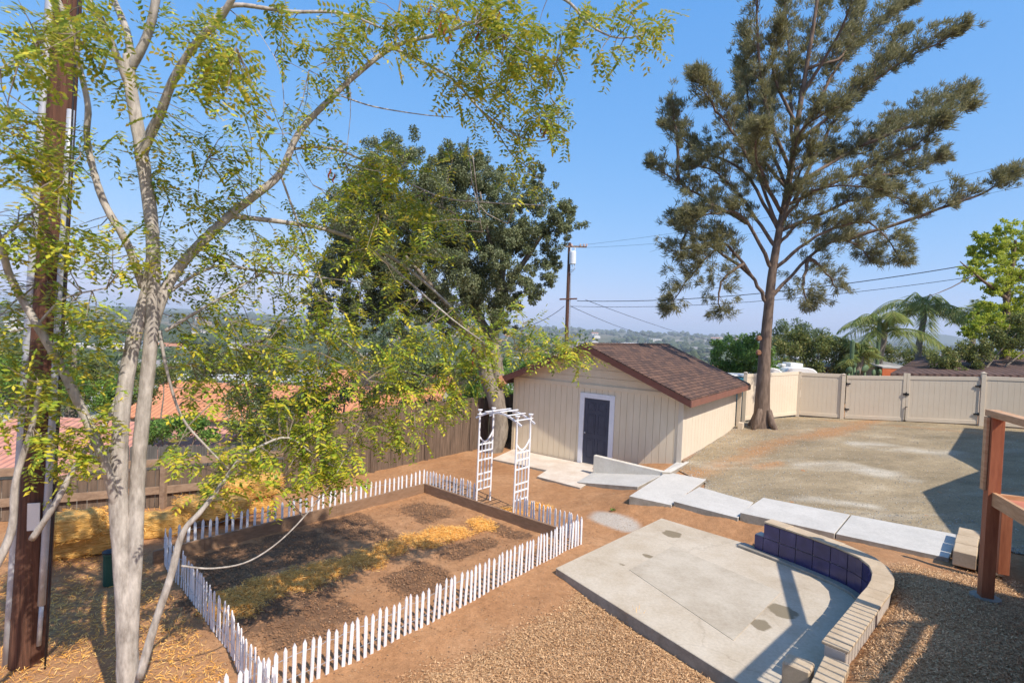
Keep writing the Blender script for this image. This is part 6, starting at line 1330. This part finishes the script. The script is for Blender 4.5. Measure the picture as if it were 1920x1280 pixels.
# valley houses: single small meshes, a few kinds, copied
WMs = [simple('far_wall_%s' % n_, c, c, 1, .9, 0) for n_, c in (('white', (.68, .66, .62)), ('cream', (.50, .44, .36)), ('tan', (.40, .32, .25)))]
RMs = [simple('far_roof_%s' % n_, c, tuple(v*1.2 for v in c), .3, .9, 0, pos=True) for n_, c in (('terracotta', (.38, .17, .10)), ('grey', (.22, .21, .20)), ('pale', (.52, .50, .47)), ('brown', (.14, .10, .085)))]
hk = []
DWM = MAT['dkglass']
for (wi, ri, L_, W_, h_, p_, lab, cat) in [(0, 0, 14, 10, 3.2, .35, 'small far white house with terracotta roof on the valley slopes', 'house'), (1, 1, 15, 11, 3, .3, 'small far cream house with grey roof on the valley slopes', 'house'), (0, 2, 30, 16, 5, .06, 'far long pale flat-roofed building on the valley floor', 'building'), (2, 3, 13, 10, 3, .35, 'small far tan house with brown roof on the valley slopes', 'house'), (0, 1, 16, 10, 5.6, .3, 'far two-storey white house with grey roof on the valley slopes', 'house')]:
    m = MB(); r = W_/2*p_; o_ = .6
    m.add([(-L_/2, -W_/2, -2), (L_/2, -W_/2, -2), (L_/2, W_/2, -2), (-L_/2, W_/2, -2), (-L_/2, -W_/2, h_), (L_/2, -W_/2, h_), (L_/2, W_/2, h_), (-L_/2, W_/2, h_), (-L_/2, 0, h_+r), (L_/2, 0, h_+r)], [(0, 1, 5, 4), (2, 3, 7, 6), (1, 2, 6, 9, 5), (3, 0, 4, 8, 7)], 0)
    X_, Y_ = L_/2+o_, W_/2+o_; z0 = h_-o_*p_+.1; z1 = h_+r+.1
    m.add([(-X_, -Y_, z0), (X_, -Y_, z0), (X_, 0, z1), (-X_, 0, z1), (X_, Y_, z0), (-X_, Y_, z0)], [(0, 1, 2, 3), (3, 2, 4, 5)], 1)
    for k in range(int(L_/4)):
        for zz in ((1.2,) if h_ < 5 else (1.0, 3.6)):
            x = -L_/2+2+k*4; 
            for sy in (-1, 1): m.add([(x-.7, sy*(W_/2+.04), zz), (x+.7, sy*(W_/2+.04), zz), (x+.7, sy*(W_/2+.04), zz+1.1), (x-.7, sy*(W_/2+.04), zz+1.1)], [(0, 1, 2, 3)], 2)
    o = m.build('valley_house', [WMs[wi], RMs[ri], DWM]); tag(o, lab, cat, 'buildings spread over the far valley'); hk.append(o)
used = set(); n_h = 0
while n_h < 285:
    r_ = math.exp(rr.uniform(math.log(95), math.log(2900))); a = rr.uniform(-.80, .80); x, y = r_*math.sin(a), r_*math.cos(a)
    if -.02 < a < .2 and r_ < 140: continue
    k = rr.choice(5, p=[.28, .26, .10, .16, .20]); z = gz1(x, y)
    if k not in used: o = hk[k]; used.add(k)
    else: o = hk[k].copy(); C.objects.link(o)
    o.location = (x, y, z); o.rotation_euler = (0, 0, rr.choice([0, 1.57, .4, -.5, .9])+rr.normal(0, .1)); s_ = rr.uniform(.8, 1.3)*(1.1 if r_ < 900 else 1.9); o.scale = (s_, s_, s_); n_h += 1
# uncountable far tree cover on the valley and ridges
N = 15000; r_ = np.exp(rr.uniform(math.log(260), math.log(5200), N)); a = rr.uniform(-.85, .85, N); x, y = r_*np.sin(a), r_*np.cos(a); keep = fbm(x/150, y/150, 3, 17)+rr.uniform(-.12, .12, N) > .45; x, y, r_ = x[keep], y[keep], r_[keep]; z = gzs(x, y)
b = bmesh.new(); bmesh.ops.create_icosphere(b, subdivisions=2, radius=1); tv = np.array([v.co[:] for v in b.verts]); tf = np.array([[v.index for v in f.verts] for f in b.faces]); b.free()
n = len(x); S_ = np.clip(rr.uniform(2.2, 5.0, n)*(1+r_/1600), 2, 16)[:, None, None]; nz_ = 1+rr.uniform(-.38, .38, (n, len(tv), 1)); V_ = tv[None]*nz_*S_*np.array([1, 1, .85])+np.stack([x, y, z+S_[:, 0, 0]*.55], -1)[:, None, :]
F_ = (tf[None]+np.arange(n)[:, None, None]*len(tv)).reshape(-1, 3)
me_ = bpy.data.meshes.new('far_woods'); me_.vertices.add(n*len(tv)); me_.vertices.foreach_set('co', V_.astype(np.float32).ravel()); me_.loops.add(F_.size); me_.loops.foreach_set('vertex_index', F_.astype(np.int32).ravel()); me_.polygons.add(len(F_)); me_.polygons.foreach_set('loop_start', np.arange(len(F_), dtype=np.int32)*3); me_.polygons.foreach_set('loop_total', np.full(len(F_), 3, dtype=np.int32)); me_.update(calc_edges=True)
me_.materials.append(MAT['farwood']); o = bpy.data.objects.new('far_woods', me_); C.objects.link(o); o['kind'] = 'stuff'
# distant hills
def ridge(name, dist, a0, a1, hgt, seed):
    m = MB(); n_ = 90; A_ = np.linspace(a0, a1, n_); top = hgt*(.35+.9*fbm(A_*9+seed, A_*0+seed, 4, seed))*np.sin(np.pi*np.linspace(0.02, .98, n_))**.6
    P = []
    for k, (dd, f) in enumerate([(-500, -.25), (-250, .55), (0, 1.0), (400, .4), (700, -.3)]):
        for i in range(n_): P.append(((dist+dd)*math.sin(A_[i]), (dist+dd)*math.cos(A_[i]), top[i]*f-6))
    F2 = [(k*n_+i, k*n_+i+1, (k+1)*n_+i+1, (k+1)*n_+i) for k in range(4) for i in range(n_-1)]
    m.add(P, F2); o = m.build(name, MAT['farwood'], smooth=True); o['kind'] = 'structure'; return o
ridge('hills', 4800, .42, .95, 110, 3); ridge('hills', 5000, -.95, -.25, 60, 8)

# small things on the ground
for i, (px, py, lb) in enumerate([(1195, 1160, 'dry grass tuft leaning on the near edge of the concrete pad'), (1150, 952, 'tiny green weed growing in the grey gravel spill'), (1075, 1060, 'small dry weed between the picket fence corner and the concrete pad')]):
    c_ = gz(px, py, .15 if i == 1 else .02); c_[2] = gz1(c_[0], c_[1])+.01; n_ = (40, 26, 30)[i]; d = unit(rng.normal(size=(n_, 3))*np.array([.5, .5, .2])+np.array([0, 0, .8])); P = c_[None]+rng.normal(0, .025, (n_, 3))*np.array([1, 1, 0])
    o = fast_mesh('weed' if i else 'grass_tuft', leaf_quads(P, d, rng.uniform(.05, (.28, .08, .12)[i], n_), (.008, .02, .008)[i]), 4, MAT['bush'] if i == 1 else MAT['straw']); tag(o, lb, 'weed')
c_ = gz(206, 1092, 0); m = MB(); m.tube([(c_[0], c_[1], -.02), (c_[0], c_[1], .40), (c_[0], c_[1], .43), (c_[0], c_[1], .46)], [.085, .09, .10, .095], 16); o = m.build('garden_bin', simple('dark_green_plastic', (.02, .07, .05), (.03, .10, .07), 3, .5, .05)); tag(o, 'small dark green bin standing behind the pale tree trunk', 'bin')
m = MB(); m.tube([(c_[0], c_[1], .46), (c_[0], c_[1], .475), (c_[0], c_[1], .49)], [.105, .105, .03], 16); m.build('lid', MAT['cable'], o)

# ------------------------------------------------------------ air
hz = MB(); hz.box(-6300, -500, -90, 6300, 7300, 140); ho = hz.build('haze', None); ho.data.materials.clear()
hm = bpy.data.materials.new('haze_air'); hm.use_nodes = True; t_ = hm.node_tree; t_.nodes.clear(); oo = t_.nodes.new('ShaderNodeOutputMaterial'); pv = t_.nodes.new('ShaderNodeVolumePrincipled')
pv.inputs['Color'].default_value = (.78, .88, 1.0, 1); pv.inputs['Density'].default_value = .00019; pv.inputs['Anisotropy'].default_value = .0; t_.links.new(pv.outputs[0], oo.inputs['Volume']); ho.data.materials.append(hm); ho['kind'] = 'stuff'
